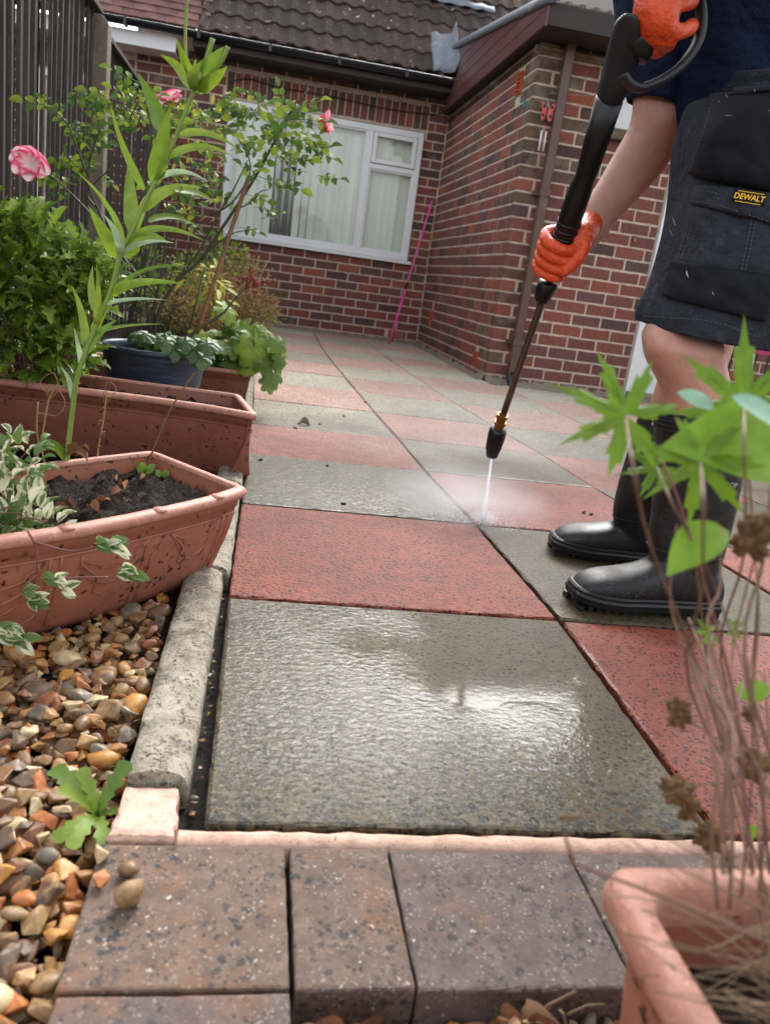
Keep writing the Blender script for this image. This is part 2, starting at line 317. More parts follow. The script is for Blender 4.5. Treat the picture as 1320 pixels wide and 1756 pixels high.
M['glove'] = mat('orange_nitrile_glove', [sr(226, 82, 34)], .14, 30, .38, bumps=((80, .8, .005), (28, .8, .010), (500, .2, .0004)), sss=.05)
M['lance_black'] = mat('black_lance_plastic', [sr(17, 18, 21)], .15, 30, .38, bumps=((300, .1, .0006),))
M['gun'] = mat('charcoal_trigger_gun', [sr(40, 42, 48)], .12, 30, .45, bumps=((500, .15, .0005),))
M['steel'] = mat('dull_steel_tube', [sr(120, 112, 104)], .2, 40, .32, metal=.85, bumps=())
M['brass'] = mat('worn_brass_fitting', [sr(150, 112, 62)], .25, 60, .35, metal=.8, bumps=())
M['pink'] = mat('pink_plastic_pole', [sr(226, 84, 166)], .08, 20, .4, bumps=())
M['yellow'] = mat('yellow_print', [sr(240, 190, 30)], 0, 10, .6, bumps=())
M['grey_print'] = mat('grey_print', [sr(150, 150, 150)], 0, 10, .6, bumps=())
M['butterfly'] = mat('salmon_painted_metal', [sr(222, 96, 92)], .15, 30, .5, bumps=())
M['blue_paint'] = mat('blue_painted_clip', [sr(70, 120, 140)], .15, 30, .5, bumps=())
M['black_metal'] = mat('black_metal_bar', [sr(20, 20, 22)], .1, 30, .45, bumps=())
M['sign_dark'] = mat('dark_sign_face', [sr(48, 34, 38)], .1, 20, .45, bumps=())
M['magenta'] = mat('magenta_band', [sr(168, 40, 96)], .05, 20, .5, bumps=())
M['wood'] = mat('grey_brown_wood', [sr(112, 98, 84)], .3, 30, .8)
M['white_paint'] = mat('white_board', [sr(222, 226, 228)], .05, 20, .5, bumps=())
M['slatblind'] = mat('pale_vertical_blind', [sr(232, 238, 228), sr(224, 232, 222), sr(236, 240, 232)], .05, 5, .8, bumps=())
M['house_plant'] = mat('indoor_plant', [sr(48, 60, 44)], .3, 20, .6)
def glass():
    s = NT('window_glass'); g = s.n.new('ShaderNodeBsdfGlossy'); g.inputs['Roughness'].default_value = .01; t = s.n.new('ShaderNodeBsdfTransparent'); t.inputs[0].default_value = (.975, .985, .975, 1)
    fr = s.n.new('ShaderNodeLayerWeight'); fr.inputs[0].default_value = .3; ms = s.n.new('ShaderNodeMixShader')
    s.L(s.math('MULTIPLY_ADD', s.math('POWER', fr.outputs['Facing'], 2.5), .4, .04), ms.inputs[0]); s.L(t.outputs[0], ms.inputs[1]); s.L(g.outputs[0], ms.inputs[2])
    s.L(ms.outputs[0], s.n['Material Output'].inputs['Surface']); return s.m
M['glass'] = glass()
def jet():
    s = NT('water_jet'); d = s.n.new('ShaderNodeBsdfDiffuse'); d.inputs[0].default_value = (.95, .97, 1, 1); tr = s.n.new('ShaderNodeBsdfTranslucent'); tr.inputs[0].default_value = (.95, .97, 1, 1)
    m1 = s.n.new('ShaderNodeMixShader'); s.L(d.outputs[0], m1.inputs[1]); s.L(tr.outputs[0], m1.inputs[2])
    t = s.n.new('ShaderNodeBsdfTransparent'); ms = s.n.new('ShaderNodeMixShader'); s.L(s.ramp(s.noise(160, 4, vec=s.vecmul((1, 1, .15))), [(.3, .6), (.6, 1)]), ms.inputs[0])
    s.L(t.outputs[0], ms.inputs[1]); s.L(m1.outputs[0], ms.inputs[2]); s.L(ms.outputs[0], s.n['Material Output'].inputs['Surface']); return s.m
M['jet'] = jet()
def mist(name, dens):
    m = bpy.data.materials.new(name); m.use_nodes = True; t = m.node_tree; n = t.nodes; n.remove(n['Principled BSDF'])
    v = n.new('ShaderNodeVolumePrincipled'); v.inputs['Color'].default_value = (.96, .97, 1, 1); v.inputs['Anisotropy'].default_value = .2
    tc = n.new('ShaderNodeTexCoord'); ln = n.new('ShaderNodeVectorMath'); ln.operation = 'LENGTH'; t.links.new(tc.outputs['Object'], ln.inputs[0])
    r = n.new('ShaderNodeValToRGB'); r.color_ramp.elements[0].position = .0; r.color_ramp.elements[0].color = (1, 1, 1, 1); r.color_ramp.elements[1].position = .97; r.color_ramp.elements[1].color = (0, 0, 0, 1)
    e = r.color_ramp.elements.new(.4); e.color = (.25, .25, .25, 1)
    t.links.new(ln.outputs['Value'], r.inputs[0]); no = n.new('ShaderNodeTexNoise'); no.inputs['Scale'].default_value = 2.2; t.links.new(tc.outputs['Object'], no.inputs['Vector'])
    a = n.new('ShaderNodeMath'); a.operation = 'MULTIPLY'; t.links.new(r.outputs[0], a.inputs[0]); t.links.new(no.outputs[0], a.inputs[1])
    b = n.new('ShaderNodeMath'); b.operation = 'MULTIPLY'; b.inputs[1].default_value = dens; t.links.new(a.outputs[0], b.inputs[0]); t.links.new(b.outputs[0], v.inputs['Density'])
    t.links.new(v.outputs[0], n['Material Output'].inputs['Volume']); return m

# ------------------------------------------------------------------ the ground
b = MB(); S = 150
def ground_z(x, y): return 0
b.add([(-S, -S, -.13), (S, -S, -.13), (S, S, -.13), (-S, S, -.13)], [(0, 1, 2, 3)])
tag(b.build('ground', M['earth']), kind='structure')
# planting border under the troughs, along the fence
b = MB(); n = 40; vs = []; fs = []
for i in range(n+1):
    for j in range(21):
        x = -1.55+.93*j/20; y = .2+6.7*i/n; vs.append((x, y, -.035+.02*noise.noise(Vector((x*5, y*5, 0)))))
for i in range(n):
    for j in range(20): a = i*21+j; fs.append((a, a+1, a+22, a+21))
b.add(vs, fs); tag(b.build('planting_border', M['soil'], smooth=True), kind='structure')

ROWS = [0, .571, 1.12, 1.64, 2.11, 2.65, 3.2, 3.74, 4.28, 4.82, 5.36, 5.9, 6.41, 6.915]
XA = [(0, 0), (.3, .011), (.57, .024), (.82, .02), (1.13, .012), (1.63, -.012), (2.1, -.02), (2.64, -.035), (3.2, -.045), (4, -.062), (5.1, -.074), (7, -.05)]
XB = [(0, .6), (.84, .595), (1.5, .545), (1.63, .535), (2.09, .52), (2.6, .48), (3.2, .445), (4, .413), (5.2, .4), (7, .402)]
XL = [(0, -.556), (.57, -.556), (1.1, -.55), (2.6, -.54), (3.4, -.55), (7, -.6)]
ip = lambda T, y: float(np.interp(y, [t[0] for t in T], [t[1] for t in T]))
patio = MB(); patio.box((-.6, .0, -.06), (6, 7.2, -.034)); patio = patio.build('patio', M['bedding']); tag(patio, kind='structure')
def slab(name, x00, x10, x01, x11, y0, y1, g=.004, seg=1, z=0., tilt=(0, 0), th=.035, material=None, parent=None, rag=.0, bev=.003):
    "a slab with corners x00,x10 at y0 and x01,x11 at y1; rag chips its edges"
    e = []; N = seg
    P = [Vector((x00+g, y0+g, 0)), Vector((x10-g, y0+g, 0)), Vector((x11-g, y1-g, 0)), Vector((x01+g, y1-g, 0))]
    for k in range(4):
        a, c = P[k], P[(k+1) % 4]
        for i in range(N): e.append(a.lerp(c, i/N))
    cen = sum(P, Vector())/4
    def zt(q): return z+tilt[0]*(q.x-cen.x)+tilt[1]*(q.y-cen.y)
    def ins(q, d, s): 
        v = (cen-q); v.normalize(); return q+v*(d+rag*abs(noise.noise(Vector((q.x*60+s, q.y*60, s)))))
    o1 = [ins(q, 0, 1) for q in e]; o2 = [ins(q, bev*.4, 2) for q in e]; o3 = [ins(q, bev*1.4, 3) for q in e]
    m = MB(); r0 = [Vector((q.x, q.y, zt(q)-th)) for q in o1]; r1 = [Vector((q.x, q.y, zt(q)-bev)) for q in o1]
    r2 = [Vector((q.x, q.y, zt(q)-bev*.3)) for q in o2]; r3 = [Vector((q.x, q.y, zt(q))) for q in o3]
    n4 = len(e); m.add(r0+r1+r2+r3, [(i*n4+j, i*n4+(j+1) % n4, (i+1)*n4+(j+1) % n4, (i+1)*n4+j) for i in range(3) for j in range(n4)]+[tuple(3*n4+j for j in range(n4))])
    return m.build(name, material, parent)
for r in range(len(ROWS)-1):
    y0, y1 = ROWS[r], ROWS[r+1]
    for c in range(-1, 9):
        if y0 > 4.3 and c > 1: continue
        def xe(k, y):
            if k < 0: return ip(XL, y)
            if k == 0: return ip(XA, y)
            if k == 1: return ip(XB, y)
            return ip(XB, y)+.58*(k-1)
        x00, x10, x01, x11 = xe(c, y0), xe(c+1, y0), xe(c, y1), xe(c+1, y1)
        if y1 > 4.45 and c >= 1:
            if x00 > .9: continue
            x10 = min(x10, .925); x11 = min(x11, .925)
        if y1 > 4.45 and y0 < 4.45 and c > 1: y1 = 4.44
        if x10 - x00 < .05: continue
        near = r < 3 and c < 1
        slab('paving_slab', x00, x10, x01, x11, y0, y1, g=.0035, seg=26 if near else (8 if r < 5 else 2), z=rnd.uniform(-.0012, .0012),
             tilt=(rnd.uniform(-.003, .003), rnd.uniform(-.003, .003)), material=M['slab_green' if (r+c) % 2 else 'slab_red'], parent=patio, rag=.006 if near else .003, bev=.004)

# pavers, mortar and kerb at the front
edging = empty('path_edging', (-.3, -.1, 0), kind='structure')
for (a, bb, y0, y1, tl) in [(-.643, -.473, -.183, -.022, -.06), (-.470, -.3735, -.185, -.022, .02), (-.3727, -.186, -.188, -.0245, -.01), (-.1852, -.012, -.19, -.0245, 0), (-.01, .16, -.19, -.0245, 0), (.162, .26, -.19, -.0245, .01), (.262, .43, -.19, -.0245, 0), (-.645, -.473, -.35, -.186, 0)]+[(.432+.17*k, .6+.17*k, -.19, -.0245, 0) for k in range(12)]:
    slab('block_paver', a-.004 if a < -.6 else a, bb, a, bb, y0, y1, g=.0004, seg=16, z=-.003, material=M['paver'], parent=edging, th=.055, rag=.0022, bev=.0026)
m = MB(); N = 270; rs = []
for i in range(N+1):
    x = -.575+3.0*i/N; k = noise.noise(Vector((x*22, 3, 0))); y1 = .0025+.004*noise.noise(Vector((x*38, 0, 0)))-.002; y0 = -.021-.003*abs(k)
    h = -.002+.003*noise.noise(Vector((x*30, 9, 1)))
    rs.append([(x, y1, -.03), (x, y1-.002, h-.002), (x, (y0+y1)/2, h+.002), (x, y0+.002, h-.0035), (x, y0, -.03)])
m.rings(rs, closed=False, cap=False); m.build('mortar_fillet', M['mortar_pink'], edging, smooth=True)
slab('mortar_block', -.641, -.574, -.637, -.578, -.020, .066, g=.001, seg=18, z=.001, material=M['mortar_pink'], parent=edging, rag=.008, bev=.006, tilt=(0, -.05))
def kerb(x0, y0, x1, y1, wd=.066, z=.013):
    m = MB(); rs = []; N = 24; a = Vector((x0, y0, 0)); c = Vector((x1, y1, 0)); d = (c-a).normalized(); p = Vector((d.y, -d.x, 0))
    for i in range(N+1):
        q = a.lerp(c, i/N); ring = []
        sc_ = .93 if i in (0, N) else 1
        for k in range(15):
            t = math.pi*k/14; w_ = wd/2*sc_; jj = .0016*noise.noise(Vector((i*.9, k*.8, x0*90)))
            jj += .0022*noise.noise(Vector((i*2.3, k*1.7, x0*50))); cx_ = -math.copysign(abs(math.cos(t))**.8, math.cos(t)); ring.append(q+p*(cx_*(w_+jj))+Vector((0, 0, z-.022+(math.sin(t)**.62)*.022*sc_+jj)))
        ring.append(ring[-1]-Vector((0, 0, .1))); ring.append(ring[0]-Vector((0, 0, .1))); rs.append(ring)
    m.rings(rs); return m.build('kerb_stone', M['kerb'], edging, smooth=False)
for (x0, y0, x1, y1) in [(-.604, .071, -.597, .668), (-.586, .676, -.583, 1.27), (-.581, 1.278, -.577, 1.88), (-.577, 1.888, -.572, 2.5), (-.573, 2.508, -.575, 3.1), (-.575, 3.108, -.58, 3.7)]:
    k = kerb(x0, y0, x1, y1); k.data.polygons.foreach_set('use_smooth', [True]*len(k.data.polygons))
    e = k.modifiers.new('e', 'EDGE_SPLIT'); e.split_angle = 1.0

# ------------------------------------------------------------------ gravel
def stone_protos():
    out = []
    import bmesh
    for k in range(14):
        r = random.Random(k); bm = bmesh.new()
        if k < 9:
            pts = [Vector((r.gauss(0, 1), r.gauss(0, 1), r.gauss(0, 1))).normalized()*r.uniform(.75, 1.1) for _ in range(9 if k < 6 else 13)]
            for p in pts: bm.verts.new((p.x, p.y, p.z))
            bmesh.ops.convex_hull(bm, input=bm.verts)
            bmesh.ops.delete(bm, geom=[v for v in bm.verts if not v.link_faces], context='VERTS')
            bmesh.ops.bevel(bm, geom=list(bm.edges), offset=.07, segments=1, affect='EDGES')
        else:
            bmesh.ops.create_icosphere(bm, subdivisions=2, radius=1)
            for v in bm.verts: v.co *= 1+.22*noise.noise(v.co*1.1+Vector((k*3, 0, 0)))
        bmesh.ops.triangulate(bm, faces=bm.faces)
        bm.verts.index_update(); out.append((np.array([v.co[:] for v in bm.verts]), np.array([[v.index for v in f.verts] for f in bm.faces]), k >= 9)); bm.free()
    return out
PROT = stone_protos()
pm = []
for k, (v, f, s_) in enumerate(PROT):
    me = bpy.data.meshes.new('pebble'); me.from_pydata(v.tolist(), [], f.tolist()); me.materials.append(M['stone'])
    if s_: me.polygons.foreach_set('use_smooth', [True]*len(me.polygons))
    pm.append(me)
gravel = MB(); gravel.add([(-1.6, -.9, -.075), (-.6, -.9, -.075), (-.6, 1.1, -.06), (-1.6, 1.1, -.06)], [(0, 1, 2, 3)]); gravel.add([(-.6, -.9, -.075), (3, -.9, -.075), (3, -.19, -.075), (-.6, -.19, -.075)], [(0, 1, 2, 3)])
gravel = gravel.build('gravel_bed', M['soil']); tag(gravel, kind='structure')
st = []
R2 = random.Random(3)
def put(x, y, z, s, flat=.62, kind=None):
    st.append((x, y, z, s, flat, R2.uniform(0, 6.3), R2.uniform(-.5, .5), 0. if kind else R2.uniform(-.5, .5), kind or R2.choice([0, 1, 2, 3, 4, 5, 6, 7, 8, 0, 1, 2, 3, 4, 5, 9, 10, 11]), R2.uniform(.7, 1.0), R2.uniform(.75, 1.25)))
for lay in range(3):
    g = .021
    for i in range(75):
        for j in range(75):
            x = -1.5+i*g*.98+R2.uniform(-.008, .008); y = -.75+j*g+1*R2.uniform(-.008, .008)
            if y > .95 or (y > -.19 and x > -.648) or (y <= -.19 and y > -.36 and x > -.652): continue
            if y < -.36 and x > -.4: continue
            if y > .07 and x > -.642+.05*y: continue
            s = R2.choice([.0085, .010, .012, .0135, .016])*R2.uniform(1.0, 1.3)
            z = -.044+lay*.0125+R2.uniform(-.004, .004)+.008*noise.noise(Vector((x*7, y*7, 0)))
            z -= max(0, -.0-(y+.0))*0
            put(x, y, z, s)
for lay in range(2):
    for i in range(55):
        for j in range(22):
            x = -.462+i*.016+R2.uniform(-.006, .006); y = -.20-j*.017+R2.uniform(-.006, .006)
            put(x, y, -.047+lay*.012+R2.uniform(-.004, .004), R2.choice([.007, .009, .011, .013]))
put(-.607, -.098, .0085, .0135, .8, 10); put(-.612, -.064, .004, .0085, .7, 9); put(-.634, -.075, .004, .010, .6, 2)
put(-.64, -.045, .004, .011, .7); put(-.566, .72, -.012, .007); put(-.568, .40, -.016, .007); put(-.567, .33, -.016, .008); put(-.566, .2, -.018, .006)
for k in range(46): put(-.5635+R2.uniform(-.004, .004), R2.uniform(.02, .9), -.024+R2.uniform(-.003, .002), R2.uniform(.0025, .006))
def px_size(q, s):
    t = topx(q)
    if not t or not(-30 < t[0] < 1350 and -30 < t[1] < 1780): return 0
    return s*FPX/t[2]
order = sorted(range(len(st)), key=lambda i: -px_size(st[i][:3], st[i][3])*(1+30*(st[i][2]-(-.05)) if st[i][0] < -.5 else .55))
single = set(order[:300])
rest_v = []; rest_f = []; rest_s = []; off = 0
for i, (x, y, z, s, fl, a, t1, t2, k, ky, kz) in enumerate(st):
    Mx = Matrix.Translation((x, y, z)) @ Matrix.Rotation(a, 4, 'Z') @ Matrix.Rotation(t1, 4, 'X') @ Matrix.Rotation(t2, 4, 'Y') @ Matrix.Diagonal((s*1.12, s*ky, s*fl*kz, 1))
    if i in single:
        o = bpy.data.objects.new('pebble', pm[k]); C.objects.link(o); o.parent = gravel; o.matrix_local = Mx
    else:
        v, f, s_ = PROT[k]; A = np.array(Mx); rest_v.append(v @ A[:3, :3].T + A[:3, 3]); rest_f.append(f+off); rest_s.append(np.full(len(f), s_)); off += len(v)
V = np.concatenate(rest_v); F = np.concatenate(rest_f)
me = bpy.data.meshes.new('gravel'); me.from_pydata(V.tolist(), [], F.tolist()); me.materials.append(M['stone']); me.polygons.foreach_set('use_smooth', np.concatenate(rest_s).tolist())
go = link('gravel', me, gravel); go['kind'] = 'stuff'

# ------------------------------------------------------------------ the house
house = empty('brick_house', (.93, 6.92, 0), label='red brick bungalow with a white window, tiled roof and maroon clad flat extension', cat='house')
neigh = empty('neighbouring_house', (-2.2, 6.92, 0), label='adjoining brick house with reddish plain roof tiles and white fascia behind the fence', cat='house')
def brick_mesh(k):
    r = random.Random(k); m = MB(); o = []
    for z in (-.5, .5):
        for (x, y) in ((-.5, -.5), (.5, -.5), (.5, .5), (-.5, .5)): pass
    # front face (-y) bevelled, irregular
    X = [-.5, -.47, -.15, .2, .47, .5]; Zs = [-.5, -.43, .43, .5]
    vs = []; 
    for iz, z in enumerate(Zs):
        for ix, x in enumerate(X):
            ed = (ix in (0, 5)) or (iz in (0, 3))
            vs.append((x+(r.uniform(-.006, .006) if 0 < ix < 5 else 0), (-.5+(.04 if ed else 0)+r.uniform(-.008, .008)), z+(r.uniform(-.03, .03) if iz in (0, 3) else 0)))
    fs = []
    for iz in range(3):
        for ix in range(5): a = iz*6+ix; fs.append((a, a+1, a+7, a+6))
    per = [0, 1, 2, 3, 4, 5, 11, 17, 23, 22, 21, 20, 19, 18, 12, 6]; n0 = len(vs)
    vs += [(vs[i][0], .5, vs[i][2]) for i in per]
    for i in range(16): j = (i+1) % 16; fs.append((per[j], per[i], n0+i, n0+j))
    me = bpy.data.meshes.new('brick'); me.from_pydata(vs, [], fs); me.update(); return me
BM = [brick_mesh(i) for i in range(4)]; BMD = []
for me in BM: me.materials.append(M['brick'])
for me in BM: c = me.copy(); c.materials[0] = M['brick_dark']; BMD.append(c)
bricks = []      # (wall key, matrix, dark)
def brick_at(key, P, d, nrm, s, z, wd, ht, dep=.0975, dark=False, proud=0):
    "front-face centre at P + d*s, height z"
    t = Vector((d[0], d[1], 0)); nn = Vector((nrm[0], nrm[1], 0))
    c = Vector((P[0], P[1], 0))+t*s+nn*(.004+proud+rnd.uniform(-.0012, .0012)-dep/2); c.z = z
    X = t; Y = -nn
    jj = rnd.uniform(-.0012, .0012)
    mt = Matrix(((X.x*(wd+jj), Y.x*dep, 0, c.x), (X.y*(wd+jj), Y.y*dep, 0, c.y), (0, 0, ht+jj, c.z), (0, 0, 0, 1)))
    if mt.determinant() < 0: mt = Matrix(((-X.x*(wd+jj), Y.x*dep, 0, c.x), (-X.y*(wd+jj), Y.y*dep, 0, c.y), (0, 0, ht+jj, c.z), (0, 0, 0, 1)))
    bricks.append((key, mt, dark))
def course_wall(key, P, d, nrm, L, z0, n, pitch=.2, ht=.075, open_=(), s0=0, corner=None, darkf=None, start_alt=0):
    for r in range(n):
        zc = z0+(r+.5)*ht; s = s0; sA = s0-(.0095 if corner is not None else 0)
        alt = (r+start_alt) % 2; segs = [(sA, L)]
        for (a, bb, za, zb) in open_:
            if zc+ht*.45 > za and zc-ht*.45 < zb:
                new = []
                for (p, q) in segs:
                    if bb <= p or a >= q: new.append((p, q)); continue
                    if a > p: new.append((p, a))
                    if bb < q: new.append((bb, q))
                segs = new
        # global grid of joints
        js = []; x = s0-(pitch/2 if alt else 0)
        if corner is not None: x = s0+(.0975+.010 if alt == corner else -.0095)
        while x < L+pitch: js.append(x); x += pitch
        for (p, q) in segs:
            for x in js:
                a, bb = max(x, p), min(x+pitch, q)
                if bb-a < .035: continue
                dk = darkf((a+bb)/2, zc) if darkf else False
                brick_at(key, P, d, nrm, (a+bb)/2, zc, bb-a-.0105, ht-.0115, dark=dk)
def soldier(key, P, d, nrm, a, bb, z0, z1, w_=.0655, dark=False):
    n = int((bb-a)/w_)
    for i in range(n): brick_at(key, P, d, nrm, a+(i+.5)*(bb-a)/n, (z0+z1)/2, (bb-a)/n-.009, z1-z0-.008, dark=dark or rnd.random() < .25)
# main wall: faces -Y at y = 6.92, s runs along +X from x = -1.5
def mortar_wall(name, boxes, parent, mat_=None):
    m = MB()
    for a, c in boxes: m.box(a, c)
    return m.build(name, mat_ or M['mortar'], parent)
WX0, WX1, WZ0, WZ1 = -.957, .73, .735, 1.815
wall_main = mortar_wall('wall', [((-1.72, 6.92, -.02), (WX0, 7.17, 2.25)), ((WX1, 6.92, -.02), (1.1, 7.17, 2.25)), ((WX0, 6.92, -.02), (WX1, 7.17, WZ0-.01)), ((WX0, 6.92, WZ1+.005), (WX1, 7.17, 2.25))], house)
O = -1.72
opn = [(WX0-O, WX1-O, WZ0-.02, WZ1+.01), (WX0-.03-O, WX1+.02-O, WZ1, 2.035)]
ab_main = (.64-O, .78-O, .035, .11)
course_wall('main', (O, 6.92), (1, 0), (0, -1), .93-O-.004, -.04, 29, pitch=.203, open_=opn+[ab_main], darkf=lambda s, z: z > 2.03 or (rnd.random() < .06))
soldier('main', (O, 6.92), (1, 0), (0, -1), WX0-.03-O, WX1+.02-O, WZ1+.02, 2.033)
# extension side wall: faces -X at x = .93, from y = 4.45 (corner) to 6.92; s runs +Y
wall_side = mortar_wall('wall', [((.93, 4.452, -.02), (1.15, 6.918, 2.12))], house)
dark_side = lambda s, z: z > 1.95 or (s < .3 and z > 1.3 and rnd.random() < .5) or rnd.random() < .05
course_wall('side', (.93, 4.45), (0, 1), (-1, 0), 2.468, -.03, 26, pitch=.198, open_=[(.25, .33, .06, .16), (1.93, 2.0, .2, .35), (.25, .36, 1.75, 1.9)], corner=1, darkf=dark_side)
# extension front wall: faces -Y at y = 4.45
DX0, DX1 = 1.892, 2.5
wall_front = mortar_wall('wall', [((.932, 4.45, -.02), (DX0, 4.66, 2.13)), ((DX1, 4.45, -.02), (5.2, 4.66, 2.13)), ((DX0, 4.45, 1.86), (DX1, 4.66, 2.13))], house)
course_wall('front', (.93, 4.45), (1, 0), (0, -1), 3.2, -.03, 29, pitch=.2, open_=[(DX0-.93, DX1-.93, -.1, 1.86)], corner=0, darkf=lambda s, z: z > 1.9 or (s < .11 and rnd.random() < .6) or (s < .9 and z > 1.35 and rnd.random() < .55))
def parea(mt):
    c = mt.translation; t = topx(c)
    if not t or not(0 < t[0] < 1320 and 0 < t[1] < 1747): return 0
    return t[2]**-2*(1 if mt[0][0] else .6)*(0.05 if t[0] > 1170 and t[1] < 560 else 1)
bricks.sort(key=lambda q: -parea(q[1]))
WALL = {'main': wall_main, 'side': wall_side, 'front': wall_front}
accum = {k: {0: [[], [], 0], 1: [[], [], 0]} for k in WALL}
for i, (key, mt, dk) in enumerate(bricks):
    me = (BMD if dk else BM)[i % 4]
    if i < 300:
        o = bpy.data.objects.new('brick', me); C.objects.link(o); o.parent = WALL[key]; o.matrix_parent_inverse = WALL[key].matrix_basis.inverted(); o.matrix_basis = mt
    else:
        A = accum[key][int(dk)]; n = A[2]
        for v in me.vertices: A[0].append(tuple(mt @ v.co))
        A[1] += [tuple(j+n for j in p.vertices) for p in me.polygons]; A[2] += len(me.vertices)
for key in WALL:
    vs = accum[key][0][0]+accum[key][1][0]; n = len(accum[key][0][0]); fs = accum[key][0][1]+[tuple(j+n for j in f) for f in accum[key][1][1]]
    me = bpy.data.meshes.new('brickwork'); me.from_pydata(vs, [], fs); me.materials.append(M['brick']); me.materials.append(M['brick_dark'])
    me.polygons.foreach_set('material_index', [0]*len(accum[key][0][1])+[1]*len(accum[key][1][1]))
    o = link('brickwork', me, WALL[key]); o['kind'] = 'stuff'
# the projecting brick ledge under the roof edge
m = MB()
def ledge(a, c, nrm):
    a = Vector(a); c = Vector(c); nn = Vector(nrm); rs = []; N = 60
    for i in range(N+1):
        q = a.lerp(c, i/N); j = .004*noise.noise(Vector((i*.7, a.x*9, 0)))
        rs.append([q+nn*dz+Vector((0, 0, z+j)) for dz, z in ((-.02, -.03), (.006, -.03), (.012+j, -.018), (.03+j, -.012), (.034+j, .004), (.026, .012), (-.02, .014))])
    m.rings(rs)
ledge((.935, 4.42, 1.955), (.935, 6.9, 1.945), (-1, 0, 0)); ledge((.90, 4.445, 1.955), (1.93, 4.445, 1.955), (0, -1, 0))
m.build('brick_ledge', M['brick_dark'], house)
# worn mortar skirting at the foot of the walls
m = MB()
for a, c, nn in (((-1.4, 6.92, 0), (.93, 6.92, 0), (0, -1, 0)), ((.93, 6.9, 0), (.93, 4.45, 0), (-1, 0, 0)), ((.93, 4.45, 0), (1.93, 4.45, 0), (0, -1, 0))):
    a = Vector(a); c = Vector(c); nn = Vector(nn); N = 80; rs = []
    for i in range(N+1):
        q = a.lerp(c, i/N); j = noise.noise(Vector((i*.31, a.x*5, a.y))); h = max(.006, .028+.03*j); wd = .022+.012*j
        rs.append([q+nn*.001+Vector((0, 0, h)), q+nn*(.009)+Vector((0, 0, h-.002)), q+nn*(.012+wd*.4)+Vector((0, 0, .007)), q+nn*(.03+wd)+Vector((0, 0, .001)), q+nn*(.034+wd)-Vector((0, 0, .01))])
    m.rings(rs, closed=False, cap=False)
m.build('mortar_skirting', M['concrete'], house, smooth=True)
def air_brick(cx, cy, cz, wd, ht, axis):
    m = MB()
    def bx(a, c):   # in (s, depth, z)
        if axis == 'x': m.box((cx+a[0], cy+a[1], cz+a[2]), (cx+c[0], cy+c[1], cz+c[2]))
        else: m.box((cx+a[1], cy+a[0], cz+a[2]), (cx+c[1], cy+c[0], cz+c[2]))
    n = max(3, int(ht/.022)); 
    bx((-wd/2, .012, -ht/2), (wd/2, .04, ht/2))
    bx((-wd/2, -.012, -ht/2), (-wd/2+.008, .011, ht/2)); bx((wd/2-.008, -.012, -ht/2), (wd/2, .011, ht/2))
    for i in range(n+1): z = -ht/2+i*(ht-.009)/n; bx((-wd/2+.0085, -.010, z), (wd/2-.0085, .011, z+.009))
    o = m.build('air_brick', M['airbrick'], house)
air_brick(.71, 6.915, .073, .13, .064, 'x'); air_brick(.926, 4.74, .11, .07, .098, 'y'); air_brick(.926, 6.413, .275, .066, .14, 'y'); air_brick(.926, 4.757, 1.825, .10, .13, 'y')

# window with frame, fixed pane, top light and side pane
def win_bar(m, x0, x1, z0, z1, y0=6.895, y1=6.955): m.box((x0, y0, z0), (x1, y1, z1))
frame = MB(); Z1, Z0 = WZ1-.003, WZ0+.0
xm0, xm1 = .232, .285; xt = .045
win_bar(frame, WX0+.003, WX0+.052, Z0, Z1); win_bar(frame, WX1-.052, WX1-.003, Z0, Z1)
win_bar(frame, WX0+.0525, WX1-.0525, Z1-.05, Z1, 6.896); win_bar(frame, WX0+.0525, WX1-.0525, Z0, Z0+.05, 6.896); win_bar(frame, xm0, xm1, Z0+.0505, Z1-.0505, 6.897)
win_bar(frame, xm1+.0005, WX1-.0525, 1.462, 1.505, 6.898)
win = frame.build('window', M['white_pvc'], house, bevel=.004)
ft = MB(); a0, a1, b0, b1 = xm1+.004, WX1-.056, 1.509, Z1-.054
for (x0, x1, z0, z1) in ((a0, a0+.035, b0, b1), (a1-.035, a1, b0, b1), (a0+.0355, a1-.0355, b0, b0+.035), (a0+.0355, a1-.0355, b1-.035, b1)): win_bar(ft, x0, x1, z0, z1, 6.882, 6.93)
ft.build('top_light_frame', M['white_pvc'], win, bevel=.004)
bd = MB()
for (xx0, xx1, zz0, zz1) in ((WX0+.053, xm0-.001, Z0+.051, Z1-.051), (xm1+.001, WX1-.053, Z0+.051, 1.461)):
    for (x0, x1, z0, z1) in ((xx0, xx0+.012, zz0, zz1), (xx1-.012, xx1, zz0, zz1), (xx0+.0125, xx1-.0125, zz0, zz0+.012), (xx0+.0125, xx1-.0125, zz1-.012, zz1)): win_bar(bd, x0, x1, z0, z1, 6.908, 6.935)
bd.build('glazing_bead', M['white_pvc'], win)
for (x0, x1, z0, z1) in ((WX0+.052, xm0, Z0+.05, Z1-.05), (xm1, WX1-.052, Z0+.05, 1.463), (a0+.035, a1-.035, b0+.035, b1-.035)):
    g = MB(); g.box((x0, 6.925, z0), (x1, 6.929, z1)); g.build('pane', M['glass'], win)
g = MB(); g.box((WX0-.03, 6.868, WZ0-.03), (WX1+.03, 6.919, WZ0-.003)); g.build('sill', M['white_pvc'], win, bevel=.003)
g = MB(); g.box((WX0, 6.925, WZ0-.008), (WX1, 7.2, WZ0-.001)); g.build('inner_sill', M['white_pvc'], win)
